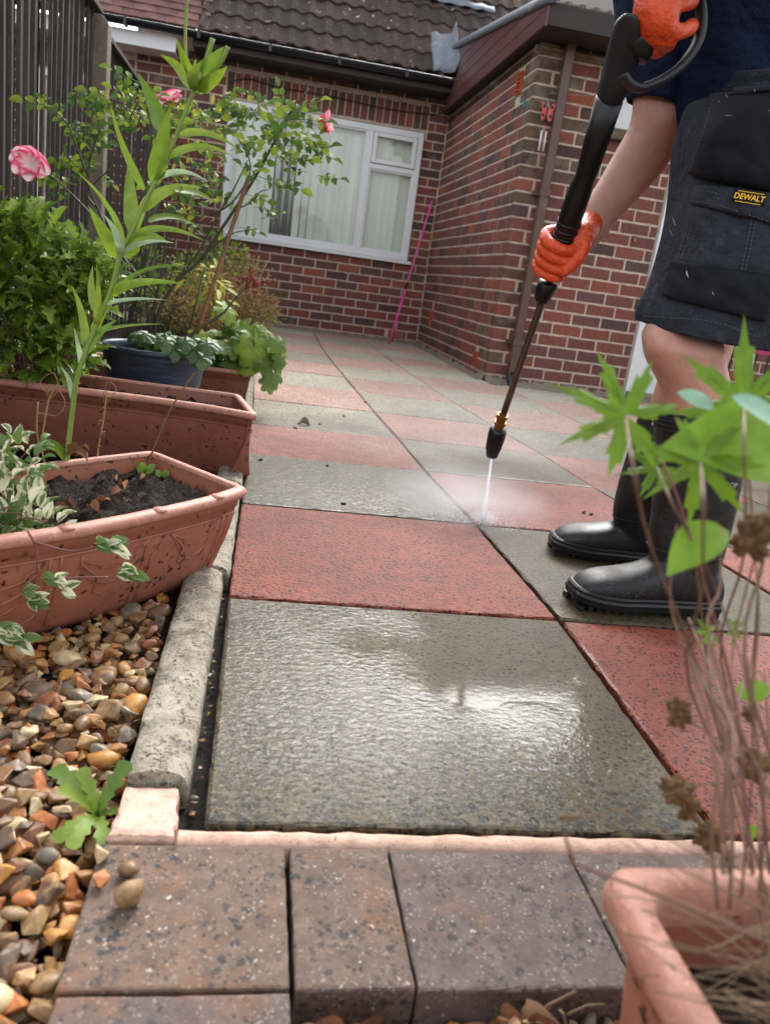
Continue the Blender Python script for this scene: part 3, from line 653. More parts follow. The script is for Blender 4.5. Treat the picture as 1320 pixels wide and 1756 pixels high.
# dark room behind
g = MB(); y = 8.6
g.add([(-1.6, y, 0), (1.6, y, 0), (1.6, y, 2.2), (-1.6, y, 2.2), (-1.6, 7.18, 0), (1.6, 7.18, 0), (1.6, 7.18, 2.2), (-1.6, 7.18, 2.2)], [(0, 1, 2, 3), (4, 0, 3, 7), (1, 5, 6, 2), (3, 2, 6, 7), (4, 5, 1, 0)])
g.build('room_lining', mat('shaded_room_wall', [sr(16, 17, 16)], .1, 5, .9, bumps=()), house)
# vertical blinds hanging inside
def blinds(x0, x1, z0, z1, label, twist, y=6.972):
    root = empty('vertical_blind', ((x0+x1)/2, y, z1), label=label, cat='blind', group='vertical blinds inside the window')
    r = MB(); r.box((x0, y-.02, z1-.005), (x1, y+.02, z1+.02)); r.build('head_rail', M['white_pvc'], root)
    n = int((x1-x0)/.062)
    for i in range(n):
        cx = x0+(i+.5)*(x1-x0)/n; a = twist(i/n); m = MB(); rs = []
        for k in range(9):
            t = k/8; z = z1-.01-(z1-z0-.03)*t; aa = a[0]*(1-t)+a[1]*t; ww = .036
            c, s_ = math.cos(aa), math.sin(aa); sag = .003*math.sin(t*3+i)
            rs.append([(cx-c*ww+sag, y-s_*ww, z), (cx+sag, y+.003, z), (cx+c*ww+sag, y+s_*ww, z), (cx+sag, y+.0035, z)])
        m.rings(rs); m.build('slat', M['slatblind'], root, smooth=False)
blinds(WX0+.03, .25, WZ0+.015, 1.80, 'pale green vertical blind behind the large fixed pane, some slats turned open', lambda t: (.5, 1.62) if .30 < t < .50 else ((.35, .6) if .25 < t < .56 else (.32+.1*math.sin(t*40), .30)))
blinds(xm1-.02, WX1-.03, WZ0+.015, 1.80, 'narrow pale vertical blind behind the side pane and top light', lambda t: (.3, .28))
pl = MB(); r = random.Random(5)
for k in range(26):
    a = r.uniform(0, 6.28); h = r.uniform(.25, .55); x = -.47; y = 7.2
    pl.tube([(x, y, WZ0), (x+.02*math.cos(a), y+.02*math.sin(a), WZ0+h*.6), (x+.14*math.cos(a), y+.1*math.sin(a), WZ0+h)], [.012, .012, .003], 4)
tag(pl.build('house_plant', M['house_plant']), 'dark leafy plant on the sill behind the opened blind slats', 'plant')

# cable sagging along the soldier course
m = MB(); pts = [PY(u, v, 6.9) for u, v in ((395, 148), (402, 138), (430, 136), (480, 150), (540, 160), (600, 172), (660, 186), (720, 194), (756, 196))]
m.tube(cr(pts, 6), .004, 5); m.build('cable', M['black_metal'], house, smooth=True)

# eaves, gutter and roof
ev = MB(); ev.box((-1.25, 6.60, 2.10), (.86, 6.915, 2.125)); ev.build('soffit', M['soffit'], house)
ev = MB(); ev.box((-1.25, 6.585, 2.095), (.86, 6.599, 2.2)); ev.build('fascia_board', M['soffit'], house)
def gutter(x0, x1, y, z, parent):
    m = MB(); rs = []
    for x in np.linspace(x0, x1, 12):
        ring = [(x, y+math.cos(math.pi+math.pi*k/10)*.05, z+math.sin(math.pi+math.pi*k/10)*.045) for k in range(11)]
        ring += [(x, y+math.cos(-math.pi*k/10)*.045, z+.002+math.sin(-math.pi*k/10)*.04) for k in range(11)]
        rs.append(ring)
    m.rings(rs)
    x = x0+.3
    while x < x1: m.box((x-.012, y-.056, z-.05), (x+.012, y+.05, z-.043)); m.box((x-.012, y-.057, z-.05), (x+.012, y-.051, z+.006)); x += .55
    return m.build('gutter', M['gutter'], parent, smooth=False)
gutter(-2.6, .85, 6.545, 2.185, house)
PITCH = math.radians(43); cp_, sp_ = math.cos(PITCH), math.sin(PITCH); EY, EZ = 6.50, 2.195
def on_roof(x, d, h=0): return Vector((x, EY+d*cp_-h*sp_, EZ+d*sp_+h*cp_))
rf = MB(); rf.add([on_roof(-1.22, .02, -.02), on_roof(4, .02, -.02), on_roof(4, 4, -.02), on_roof(-1.22, 4, -.02)], [(0, 1, 2, 3)]); roof = rf.build('roof', M['soffit'], house)
def tile_mesh(kind, j):
    r = random.Random(j); m = MB(); rs = []
    if kind == 'pan':        # double pantile, .30 wide, .34 long
        prof = []
        N = 17
        for i in range(N):
            t = i/(N-1); h = .010*math.cos(t*4*math.pi)+(.004 if (i % 8) in (1, 7) else 0); prof.append((t*.285-.1425, h))
        for d in (0, .006, .17, .345):
            up = [(x, d+(.003*noise.noise(Vector((x*30, j, 0))) if d == 0 else 0), h+.022-(.005 if d == 0 else 0)-d*.062+.002*noise.noise(Vector((x*9, d*9, j)))) for x, h in prof]
            rs.append(up+[(x, y, z-.014) for x, y, z in reversed(up)])
    else:
        prof = [(-.08+.16*i/4, .003*math.sin(math.pi*i/4)) for i in range(5)]
        for d in (0, .14):
            up = [(x, d, h+.016-d*.08) for x, h in prof]; rs.append(up+[(x, y, z-.011) for x, y, z in reversed(up)])
    m.rings(rs); me = bpy.data.meshes.new('roof_tile'); me.from_pydata(m.v, [], m.f)
    me.materials.append(M['tile' if kind == 'pan' else 'tile_red']); return me
TM = [tile_mesh('pan', j) for j in range(5)]; TR = [tile_mesh('plain', j) for j in range(3)]
RX = Matrix.Rotation(PITCH, 4, 'X')
def tiles(parent, meshes, x0, x1, rows, wd, gauge, d0, skip=None, cap=300):
    L = []
    for r in range(rows):
        x = x0+(wd/2 if wd < .2 and r % 2 else 0)
        while x < x1-.02:
            d = d0+r*gauge; p = on_roof(x+wd/2, d, rnd.uniform(-.001, .003))
            if not(skip and skip(p)): L.append((p, r))
            x += wd
    def key(q):
        t = topx(q[0]); return -(1/t[2] if t and -40 < t[0] < 1360 and -60 < t[1] < 1747 else 0)
    L.sort(key=key); vs = []; fs = []
    for i, (p, r) in enumerate(L):
        mt = Matrix.Translation(p) @ Matrix.Rotation(rnd.uniform(-.008, .008), 4, 'Z') @ RX
        me = meshes[rnd.randrange(len(meshes))]
        if i < cap: o = bpy.data.objects.new('roof_tile', me); C.objects.link(o); o.parent = parent; o.matrix_basis = mt
        else:
            n = len(vs); vs += [tuple(mt @ v.co) for v in me.vertices]; fs += [tuple(j+n for j in q.vertices) for q in me.polygons]
    if vs:
        me = bpy.data.meshes.new('tiling'); me.from_pydata(vs, [], fs); me.materials.append(meshes[0].materials[0]); o = link('tiling', me, parent); o['kind'] = 'stuff'
tiles(roof, TM, -1.2, 2.4, 10, .283, .245, 0, skip=lambda p: p.x > .72 and p.y < 6.75 or (p.x > .45 and p.y > 7.5))
# lead valley flashing against the extension
m = MB(); rs = []
for i in range(9):
    d = -.02+i*.07; wob = .004*math.sin(i*2.3)
    rs.append([on_roof(.655+.004*math.sin(i), d, .034+wob), on_roof(.70, d, .052+wob), on_roof(.74, d, .036), on_roof(.80, d, .045), on_roof(.83, d, .06), on_roof(.845, d, .16)])
m.rings(rs, closed=False, cap=False); o = m.build('lead_flashing', M['lead'], house, smooth=True); sdm = o.modifiers.new('s', 'SOLIDIFY'); sdm.thickness = .003
# dormer with its white window
dorm = MB(); dorm.box((.45, 7.52, 2.86), (1.15, 9.2, 3.9)); dorm.build('dormer_cheek', M['lead'], house)
dw = MB()
for (x0, x1, z0, z1) in ((.50, .56, 3.03, 3.8), (1.04, 1.10, 3.03, 3.8), (.56, 1.04, 3.0, 3.06), (.56, 1.04, 3.74, 3.8)): dw.box((x0, 7.46, z0), (x1, 7.519, z1))
dwo = dw.build('dormer_window', M['white_pvc'], house, bevel=.004)
g = MB(); g.box((.56, 7.50, 3.06), (1.04, 7.505, 3.74)); g.build('pane', M['glass'], dwo)
m = MB(); rs = []
for i in range(40):
    x = .1+i*.03; wv = .012*math.sin(i*1.3)+.01*noise.noise(Vector((i*.7, 0, 0))); rs.append([(x, 7.50, 2.99), (x, 7.44, 2.95), on_roof(x, 1.16+wv, .035), on_roof(x, 1.05+wv, .04)])
m.rings(rs, closed=False, cap=False); o = m.build('lead_apron', M['lead'], house, smooth=True); sdm = o.modifiers.new('s', 'SOLIDIFY'); sdm.thickness = .003
# extension roof edge: cladding boards, capping, soffit
def ztop(y): return 2.10+(y-4.15)*(2.455-2.10)/(6.72-4.15)
def ywhere(z): return 4.15+(z-2.10)*(6.72-4.15)/(2.455-2.10)
for i in range(6):
    z0 = 1.99+i*.0805; z1 = z0+.0785; m = MB()
    ya = max(4.15, ywhere(z0)); yb_ = max(4.15, ywhere(z1)); ye = 6.74-i*.05
    if ya > ye-.05: continue
    zt = min(z1, ztop(ya)) if ya == 4.15 else z0
    poly = [(ya, z0), (ye, z0), (ye, min(z1, ztop(ye)))]+([(yb_, z1)] if yb_ < ye and yb_ > ya else [])+([(ya, min(z1, ztop(ya)))] if ya == 4.15 else [])
    k = .003*(i % 2); n_ = len(poly); m.add([(.846+.002*(z-z0)/.08, y, z) for y, z in poly]+[(.864, y, z) for y, z in poly], [tuple(range(n_))[::-1], tuple(range(n_, 2*n_))]+[(a, (a+1) % n_, (a+1) % n_+n_, a+n_) for a in range(n_)])
    m.build('cladding_board', M['cladding'], house)
m = MB(); m.box((.8585, 4.139, 1.989), (4.5, 4.151, 2.10)); m.build('fascia_board', M['soffit'], house)
m = MB(); m.box((.846, 4.143, 1.983), (.858, 4.155, 2.10)); m.build('corner_trim', M['cladding'], house)
m = MB(); m.rings([[(.866, 4.16, 2.0), (.866, 6.7, 2.0), (.866, 6.7, 2.43), (.866, 4.16, 2.085)], [(4.5, 4.16, 2.0), (4.5, 6.7, 2.0), (4.5, 6.7, 2.43), (4.5, 4.16, 2.085)]]); m.build('extension_roof', M['lead'], house)
m = MB(); m.box((.858, 4.157, 1.988), (.930, 6.9, 1.9985)); m.box((.9305, 4.157, 1.988), (4.5, 4.449, 1.9985)); m.build('soffit', M['soffit'], house)
m = MB(); rs = []
for y in np.linspace(4.11, 6.86, 24):
    j = .002*noise.noise(Vector((0, y*6, 0))); q_ = ztop(y)-2.44; rs.append([(x_, y, z_+q_) for x_, z_ in ((.86, 2.432), (.832+j, 2.430), (.824+j, 2.445), (.83+j, 2.48), (.86, 2.496+j), (.98, 2.5))])
m.rings(rs); m.build('lead_capping', M['lead'], house, smooth=True)
# brown square downpipe
pp = MB(); 
def pipe_at(z): return 1.078+.012*(z/2)
pp.rings([[(pipe_at(z)+dx, 4.385+dy, z) for dx, dy in ((-.027, -.022), (-.022, -.027), (.022, -.027), (.027, -.022), (.027, .022), (.022, .027), (-.022, .027), (-.027, .022))] for z in (.06, .5, 1.0, 1.5, 2.18)])
pipe = pp.build('downpipe', M['brown_pvc'], house)
for z in (.27, 1.17):
    m = MB(); x = pipe_at(z); m.box((x-.033, 4.352, z-.018), (x+.033, 4.418, z+.018)); m.box((x-.055, 4.418, z-.014), (x+.055, 4.447, z+.014)); m.build('pipe_clip', M['brown_pvc'], pipe, bevel=.003)
m = MB(); m.tube([(1.078, 4.385, .075), (1.076, 4.37, .04), (1.072, 4.33, .026)], [.03, .03, .028], 14); m.tube([(1.072, 4.325, .0255), (1.072, 4.318, .0250)], .031, 14); m.build('shoe', M['gutter'], pipe, smooth=True)
# door
fr = MB()
fr.box((1.897, 4.425, 0), (1.998, 4.49, 1.86)); fr.box((2.43, 4.425, 0), (2.495, 4.49, 1.86)); fr.box((1.9985, 4.426, 1.80), (2.4295, 4.49, 1.86)); door = fr.build('door', M['white_pvc'], house, bevel=.004)
dl = MB(); dl.box((2.0, 4.452, .03), (2.43, 4.48, 1.8)); 
for z0, z1 in ((.12, .72), (.82, 1.7)):
    for (x0, x1, a, c) in ((2.07, 2.09, z0, z1), (2.34, 2.36, z0, z1), (2.0905, 2.3395, z0, z0+.02), (2.0905, 2.3395, z1-.02, z1)): dl.box((x0, 4.443, a), (x1, 4.4515, c))
dl.build('door_panel', M['white_pvc'], door)
dh = MB(); dh.box((1.955, 4.418, .52), (1.975, 4.4245, .66)); dh.tube([(1.965, 4.40, .60), (2.0, 4.395, .60), (2.05, 4.395, .60)], .007, 8); dh.build('handle', M['white_paint'], door)
m = MB(); m.box((1.9, 4.3, -.01), (2.52, 4.449, .05)); m.build('doorstep', M['kerb'], house, bevel=.006)
# neighbour
nw = mortar_wall('wall', [((-4.5, 6.92, -.02), (-1.722, 7.17, 2.2))], neigh)
nb = len(bricks); bricks.clear()
course_wall('n', (-3.1, 6.92), (1, 0), (0, -1), 1.375, -.04, 27, pitch=.203, open_=[(.6, 1.12, .7, 1.80), (.5, 1.15, 1.8, 2.0)])
soldier('n', (-3.1, 6.92), (1, 0), (0, -1), .55, 1.2, 1.82, 2.0)
vs = []; fs = []
for i, (k_, mt, dk) in enumerate(bricks):
    me = BM[i % 4]; n = len(vs); vs += [tuple(mt @ v.co) for v in me.vertices]; fs += [tuple(j+n for j in p.vertices) for p in me.polygons]
me = bpy.data.meshes.new('brickwork'); me.from_pydata(vs, [], fs); me.materials.append(M['brick']); o = link('brickwork', me, nw); o['kind'] = 'stuff'
m = MB()
for (x0, x1, z0, z1) in ((-2.5, -2.45, .7, 1.8), (-2.03, -1.98, .7, 1.8), (-2.45, -2.03, 1.75, 1.8), (-2.45, -2.03, .7, .75)): m.box((x0, 6.89, z0), (x1, 6.95, z1))
nwin = m.build('window', M['white_pvc'], neigh, bevel=.003); g = MB(); g.box((-2.45, 6.92, .75), (-2.03, 6.925, 1.75)); g.build('pane', M['glass'], nwin)
m = MB(); m.box((-3.6, 6.62, 2.03), (-1.38, 6.66, 2.135)); m.box((-3.6, 6.661, 2.03), (-1.38, 6.9, 2.045)); m.build('fascia_board', M['white_pvc'], neigh, bevel=.003)
m = MB(); m.add([on_roof(-5, .02, -.02), on_roof(-1.223, .02, -.02), on_roof(-1.223, 4, -.02), on_roof(-5, 4, -.02)], [(0, 1, 2, 3)]); nroof = m.build('roof', M['soffit'], neigh)
tiles(nroof, TR, -3.4, -1.21, 16, .162, .098, -.01)

# ------------------------------------------------------------------ things hanging on the extension
b_ = empty('hanging_butterfly', PY(937, 170, 4.40), label='salmon pink butterfly ornament hanging at the brick corner beside the brown downpipe', cat='ornament')
O_ = PY(937, 193, 4.40)
m = MB(); m.tube([O_+Vector((0, .03, .09)), O_+Vector((.0, 0, .085)), O_+Vector((.008, 0, .05))], .0025, 5); m.build('hook', M['black_metal'], b_)
for sx in (-1, 1):
    m = MB(); pr_ = [(.004, .0), (.012, .03), (.026, .05), (.040, .052), (.038, .022), (.030, .006), (.036, -.01), (.034, -.036), (.022, -.05), (.010, -.036)]
    ring = [O_+Vector((sx*x, -.012*(x/.04), z)) for x, z in pr_]; ring2 = [q+Vector((0, .004, 0)) for q in ring]; m.rings([ring, ring2]); m.build('wing', M['butterfly'], b_)
    m = MB()
    for z in (.03, -.02): m.tube([O_+Vector((sx*.023, -.013, z+.008)), O_+Vector((sx*.023, -.0135, z-.006))], .007, 8)
    m.build('wing_spot', M['black_metal'], b_)
m = MB(); m.tube([O_+Vector((0, 0, .03)), O_+Vector((0, 0, -.04))], [.004, .004], 6, round_=True); m.build('body', M['black_metal'], b_)
wch = empty('wind_chime', PY(930, 225, 4.40), label='small silver tube wind chime hanging below the butterfly ornament', cat='wind chime')
P_ = PY(932, 225, 4.40)
for k, dx in enumerate((-.014, 0, .014)):
    m = MB(); q = P_+Vector((dx, .006*((k % 2)*2-1), 0)); m.tube([q, q-Vector((0.0, 0, .11))], .0055, 8); m.build('chime_tube', M['steel'] if k == 1 else M['white_paint'], wch, smooth=True)
m = MB(); m.tube([P_+Vector((0, 0, .045)), P_-Vector((0, 0, .14))], .0015, 4); m.tube([P_-Vector((0, 0, .15)), P_-Vector((0, 0, .175))], .006, 6); m.build('striker_cord', M['butterfly'], wch)
m = MB(); q = PX(777, 0, .93) if False else PX(899, 176, .905)
for k in range(3): m.tube([q+Vector((0, -.02+.02*k, -.02)), q+Vector((0, -.015+.02*k, .012)), q+Vector((-.012, 0+.02*k, .02))], .0035, 5)
tag(m.build('wall_clip', M['blue_paint']), 'small blue metal clip fixed to the side wall left of the butterfly', 'clip')
m = MB(); a = PY(945, 160, 4.39); c = PY(1060, 165, 4.39); e = PY(1200, 172, 4.39)
m.tube(cr([a, a.lerp(c, .5)-Vector((0, 0, .003)), c, e], 6), .0025, 5); m.tube([a+Vector((0, .05, 0)), a, a+Vector((0, -.005, .012)), a+Vector((.01, 0, .0))], .004, 6)
tag(m.build('washing_line', M['kerb']), 'thin grey cord strung across the extension wall from a hook', 'cord')
wb = empty('wall_lamp_board', PY(1060, 180, 4.42), label='white board on a small grey wooden ledge on the brick wall behind the arm', cat='board')
m = MB(); q0, q1 = PY(1040, 225, 4.42), PY(1105, 150, 4.42); m.box((q0.x, 4.405, 1.60), (q0.x+.19, 4.445, 1.86)); m.build('board', M['white_paint'], wb, bevel=.004)
m = MB(); m.box((q0.x-.015, 4.39, 1.54), (q0.x+.2, 4.445, 1.598)); m.build('ledge', M['wood'], wb, bevel=.003)
pd = empty('padlock', PY(1088, 405, 4.43), label='tiny brass padlock hanging on the brick wall behind the wrist', cat='padlock')
q = PY(1088, 411, 4.43); m = MB(); m.box((q.x-.009, 4.425, q.z-.014), (q.x+.009, 4.437, q.z+.008)); m.build('lock_body', M['brass'], pd, bevel=.002)
m = MB(); m.tube([q+Vector((-.006, 0, .008)), q+Vector((-.006, 0, .02)), q+Vector((0, 0, .026)), q+Vector((.006, 0, .02)), q+Vector((.006, 0, .008))], .002, 6); m.build('shackle', M['steel'], pd)
# pole leaning in the corner
pk = empty('pink_pole', (.62, 6.6, 0), label='long thin pink pole leaning in the corner beside the window', cat='pole')
A_, B_ = Vector((.617, 6.6, .002)), Vector((.872, 6.86, 1.27)); J = A_.lerp(B_, .40)
m = MB(); m.tube([A_, J], .0115, 10); m.build('lower_tube', M['pink'], pk, smooth=True)
m = MB(); m.tube([J, B_], .009, 10, round_=True); m.build('upper_tube', M['pink'], pk, smooth=True)
m = MB(); m.tube([A_.lerp(B_, .385), A_.lerp(B_, .43)], .0145, 10); m.build('joint_collar', M['black_metal'], pk, smooth=True)
# railings and stake sign beyond the legs
rl = empty('garden_railing', PY(1210, 640, 4.2), label='low black metal railing in front of the white door behind the legs', cat='railing')
for k in range(9):
    x = 2.0+k*.085; m = MB(); m.tube([(x, 4.15, 0), (x+.004, 4.15, .62)], .006, 6); m.build('bar', M['black_metal'], rl)
m = MB(); m.box((1.98, 4.142, .60), (2.72, 4.158, .615)); m.box((1.98, 4.142, .08), (2.72, 4.158, .093)); m.build('rail', M['black_metal'], rl)
sg = empty('stake_sign', PY(1305, 690, 4.0), label='dark plaque with white marks on a white stake, cut by the photo edge', cat='sign')
a = PY(1306, 560, 4.0); m = MB(); m.box((a.x-.03, 3.99, a.z-.11), (a.x+.17, 4.0, a.z+.22)); m.build('face', M['sign_dark'], sg, bevel=.002)
m = MB(); m.box((a.x-.03, 3.989, a.z-.165), (a.x+.17, 4.001, a.z-.1105)); m.build('band', M['magenta'], sg)
m = MB(); m.box((a.x-.025, 3.995, 0), (a.x-.002, 4.005, a.z-.166)); m.build('stake', M['white_paint'], sg)
m = MB()
for (dx, dz, wd, hh) in ((.012, -.035, .035, .012), (.006, -.06, .07, .006), (.006, -.075, .055, .006), (.006, -.088, .065, .005)): m.box((a.x+dx, 3.9885, a.z+dz), (a.x+dx+wd, 3.9899, a.z+dz+hh))
m.tube([(a.x+.035, 3.989, a.z+.03), (a.x+.022, 3.989, a.z+.012), (a.x+.03, 3.989, a.z-.002), (a.x+.024, 3.989, a.z-.015)], .003, 5); m.build('print', M['white_paint'], sg)

# ------------------------------------------------------------------ fence
FX = -1.45
fence = empty('timber_fence', (FX, 4, 0), label='dark stained vertical board fence along the planting border', cat='fence')
def board(y, top, wd=.132):
    m = MB(); a = rnd.uniform(.08, .16); x0 = FX+rnd.uniform(-.004, .004); t = .011; z0 = .02; zt = top+rnd.uniform(-.006, .002)
    c, s_ = math.cos(a), math.sin(a); rs = []
    for z in (z0, .5, 1.0, zt):
        wv = .003*noise.noise(Vector((y*9, z*2, 0)))
        p = [(x0+wv+s_*wd+.006, y), (x0+wv, y+c*wd)]
        nx = (-c*t, -s_*t)
        rs.append([(p[0][0], p[0][1], z), (p[1][0], p[1][1], z), (p[1][0]+nx[0]*.35, p[1][1]+nx[1]*.35, z), (p[0][0]+nx[0]*1.3, p[0][1]+nx[1]*.9, z)])
    n0 = len(m.f); m.rings(rs); 
    m.m = [1 if f % 4 == 3 and f < 12 else 0 for f in range(len(m.f))]
    m.build('fence_board', [M['fence'], M['fence_edge']], fence)
y = 6.75
TOP = lambda y: 1.50 if y > 3.9 else 1.56
y = 6.78
while y > .6:
    if not(3.82 < y+.06 < 4.0) and not(6.0 < y+.05 < 6.12): board(y, TOP(y))
    y -= .098
for y0, y1, z in ((.6, 3.83, 1.56), (3.97, 6.88, 1.50)):
    m = MB(); m.box((FX-.02, y0, z), (FX+.05, y1, z+.025)); m.build('capping_rail', M['fence_edge'], fence, bevel=.003)
for y, z in ((3.9, 1.585), (6.05, 1.54), (1.2, 1.6)):
    m = MB(); h = .05; x = FX+.02
    m.rings([[(x+dx*h, y+dy*h, zz) for dx, dy in ((-1, -1), (1, -1), (1, 1), (-1, 1))] for zz in (-.1, z-.05)]+[[(x-.018+dx*h*.45, y+dy*h*.9, z) for dx, dy in ((-1, -1), (1, -1), (1, 1), (-1, 1))]])
    m.build('fence_post', M['concrete'], fence, bevel=.004)

# ------------------------------------------------------------------ troughs and pots
def resample(poly, n):
    P = [Vector(p) for p in poly]; L = [0]
    for i in range(len(P)): L.append(L[-1]+(P[(i+1) % len(P)]-P[i]).length)
    out = []
    for k in range(n):
        s = L[-1]*k/n; i = max(j for j in range(len(P)) if L[j] <= s+1e-9); out.append(P[i].lerp(P[(i+1) % len(P)], (s-L[i])/(L[i+1]-L[i])))
    return out
def off(P, cen, d):
    out = []; n = len(P)
    for i, p in enumerate(P):
        t = (P[(i+1) % n]-P[i-1]).normalized(); nn = Vector((t.y, -t.x, 0))
        if nn.dot(p-cen) < 0: nn = -nn
        out.append(p+nn*d)
    return out
def trough(name, poly, zr, zb, inset, label, body_mat, n=96, soil_z=None, swags=None, lip=.011):
    P = resample([Vector((x, y, 0)) for x, y in poly], n)
    for _ in range(1): P = [(P[i-1]+P[i]*2+P[(i+1) % n])/4 for i in range(n)]
    cen = sum(P, Vector())/n; root = empty(name, (cen.x, cen.y, zb), label=label, cat='planter')
    def ring(d, z, P=P): return [Vector((q.x, q.y, z)) for q in off(P, cen, d)]
    rows = []
    for t in np.linspace(0, 1, 10): rows.append(ring(-inset*(1-t)**1.6-.013, zb+(zr-.034-zb)*t))
    m = MB(); m.rings([ring(-inset-.02, zb)]+rows+[ring(-.010, zr-.033), ring(-.008, zr-.012)], cap=False)
    b0 = ring(-inset-.02, zb); m.add(b0, [tuple(range(n))])
    m.rings([ring(-.014, zr-.006), ring(-.017, zr-.03), ring(-.020, zr-.07)], cap=False)
    body = m.build('body', body_mat, root, smooth=True)
    m = MB(); pr_ = [(-.017, -.007), (-.016, -.001), (-.012, .0005), (-.006, 0), (.001, -.002), (.004, -.007), (.0035, -.013), (-.001, -.0175), (-.008, -.018)]
    rr = [ring(a, zr+c) for a, c in pr_]; m.rings(rr, cap=False); m.build('rim', M['rim'], root, smooth=True)
    sz = soil_z or zr-.035; m = MB(); base = off(P, cen, -.017); vs = []; fs = []; K = 30
    for k in range(K):
        f = 1-k/K
        for j in range(n): q = cen+(base[j]-cen)*f; vs.append((q.x, q.y, sz+(0 if k == 0 else .02*noise.noise(Vector((q.x*26, q.y*26, 1)))+.018*noise.noise(Vector((q.x*70, q.y*80, 1)))+.004)))
    vs.append((cen.x, cen.y, sz))
    for k in range(K-1):
        for j in range(n): l = (j+1) % n; fs.append((k*n+j, k*n+l, (k+1)*n+l, (k+1)*n+j))
    for j in range(n): fs.append(((K-1)*n+j, (K-1)*n+(j+1) % n, len(vs)-1))
    m.add(vs, fs); m.build('compost', M['soil'], root, smooth=True)
    return root, P, cen, rows
POLY1 = [(-.537, .676), (-.586, .592), (-.64, .523), (-.698, .455), (-.755, .395), (-.81, .345), (-.87, .30), (-.94, .265), (-1.02, .24), (-1.12, .235), (-1.225, .345), (-1.1, .475), (-.924, .665), (-.817, .785), (-.722, .885)]
tr1, P1, c1, rows1 = trough('trough_planter', POLY1, .16, -.02, .052, 'bow-fronted terracotta plastic trough with garland relief, nearest the gravel on the left', M['terra'], n=120, soil_z=.122)
# garland relief on the bowed front: arcs and straps
def on_front(s, t):
    "s: 0 at the right tip growing to the left, metres along the rim; t: 0 base .. 1 top"
    n = len(P1); L = 0; i = 0; idx0 = min(range(n), key=lambda k: (P1[k]-Vector((-.537, .676, 0))).length); k = idx0
    while L < s and k < idx0+n-1: L += (P1[(k+1) % n]-P1[k % n]).length; k += 1
    r = t*(len(rows1)-1); r0 = min(int(r), len(rows1)-2); q = rows1[r0][k % n].lerp(rows1[r0+1][k % n], r-r0); d = (q-c1); d.z = 0
    return q+d.normalized()*.0012
m = MB()
for s0 in (.015, .185, .355):
    for dep, w_ in ((.40, .0022), (.22, .0015), (.55, .0013)):
        pts = [on_front(s0+.035+.11*k/12, .90-dep*math.sin(math.pi*k/12)) for k in range(13)]; m.tube(pts, w_, 5)
    for ds in (.0, .018): m.tube([on_front(s0+.004+ds+.010*(1-t), t) for t in np.linspace(.12, .93, 8)], .0022, 5)
for z in (.93,): m.tube([on_front(s, z) for s in np.linspace(.0, .6, 50)], .0018, 5)
m.build('garland_relief', M['terra'], tr1, smooth=True)
m = MB()
for s in (.075, .205, .36):
    n = len(P1); L = 0; idx0 = min(range(n), key=lambda k: (P1[k]-Vector((-.537, .676, 0))).length); k = idx0
    while L < s: L += (P1[(k+1) % n]-P1[k % n]).length; k += 1
    q = P1[k % n]; d = (c1-q).normalized(); m.tube([q+d*.006+Vector((0, 0, .1575)), q+d*.006+Vector((0, 0, .1612))], [.011, .010], 16)
m.build('rim_tab', M['rim'], tr1, smooth=True)
POLY2 = [(-.527, 1.325), (-.65, 1.375), (-.80, 1.405), (-1.0, 1.42), (-1.22, 1.43), (-1.22, 1.68), (-.95, 1.66), (-.58, 1.62)]
tr2, *_ = trough('trough_planter', POLY2, .172, -.02, .05, 'large terracotta trough planter behind the bow-fronted one, holding the spiny shrub', M['terra_dark'], soil_z=.13)
POLY3 = [(-.545, 2.29), (-.75, 2.29), (-1.15, 2.33), (-1.15, 2.56), (-.58, 2.54)]
tr3, *_ = trough('trough_planter', POLY3, .152, -.02, .04, 'smallest terracotta trough planter under the large lobed leaves, behind the blue pot', M['terra_dark'], soil_z=.125)
m = MB()
for z, w_ in ((.128, .0022), (.122, .0016)):
    P = resample([Vector((x, y, 0)) for x, y in POLY2], 96); cc = sum(P, Vector())/96; q = off(P, cc, -.0135 if z > .125 else -.016); m.tube([Vector((a.x, a.y, z)) for a in q]+[Vector((q[0].x, q[0].y, z))], w_, 5)
m.build('moulded_band', M['terra_dark'], tr2, smooth=True)
BP = Vector((-.842, 1.86, 0)); blue_root = empty('blue_plant_pot', BP, label='dark blue ribbed round plant pot behind the large trough', cat='plant pot')
def revolve(name, prof, parent, material, cen, n=64, jit=0):
    m = MB(); rs = []
    for r_, z in prof: rs.append([(cen.x+r_*(1+jit*noise.noise(Vector((math.cos(2*math.pi*k/n)*2, math.sin(2*math.pi*k/n)*2, z*90))))*math.cos(2*math.pi*k/n), cen.y+r_*(1+jit*noise.noise(Vector((math.cos(2*math.pi*k/n)*2, math.sin(2*math.pi*k/n)*2, z*90))))*math.sin(2*math.pi*k/n), cen.z+z) for k in range(n)])
    m.rings(rs, cap=False); return m.build(name, material, parent, smooth=True)
prof = [(.001, 0), (.09, 0)]+[(.104+.048*(z/.24)**.7+.0003*math.sin(z*420), z) for z in np.linspace(.004, .232, 30)]
revolve('body', prof, blue_root, M['blue'], BP, jit=.004)
revolve('rim', [(.152, .231), (.156, .236), (.156, .246), (.152, .25), (.144, .249), (.141, .24), (.136, .19)], blue_root, M['blue'], BP)
revolve('compost', [(.141, .222), (.09, .228), (.05, .226), (.001, .23)], blue_root, M['soil'], BP, jit=.05)
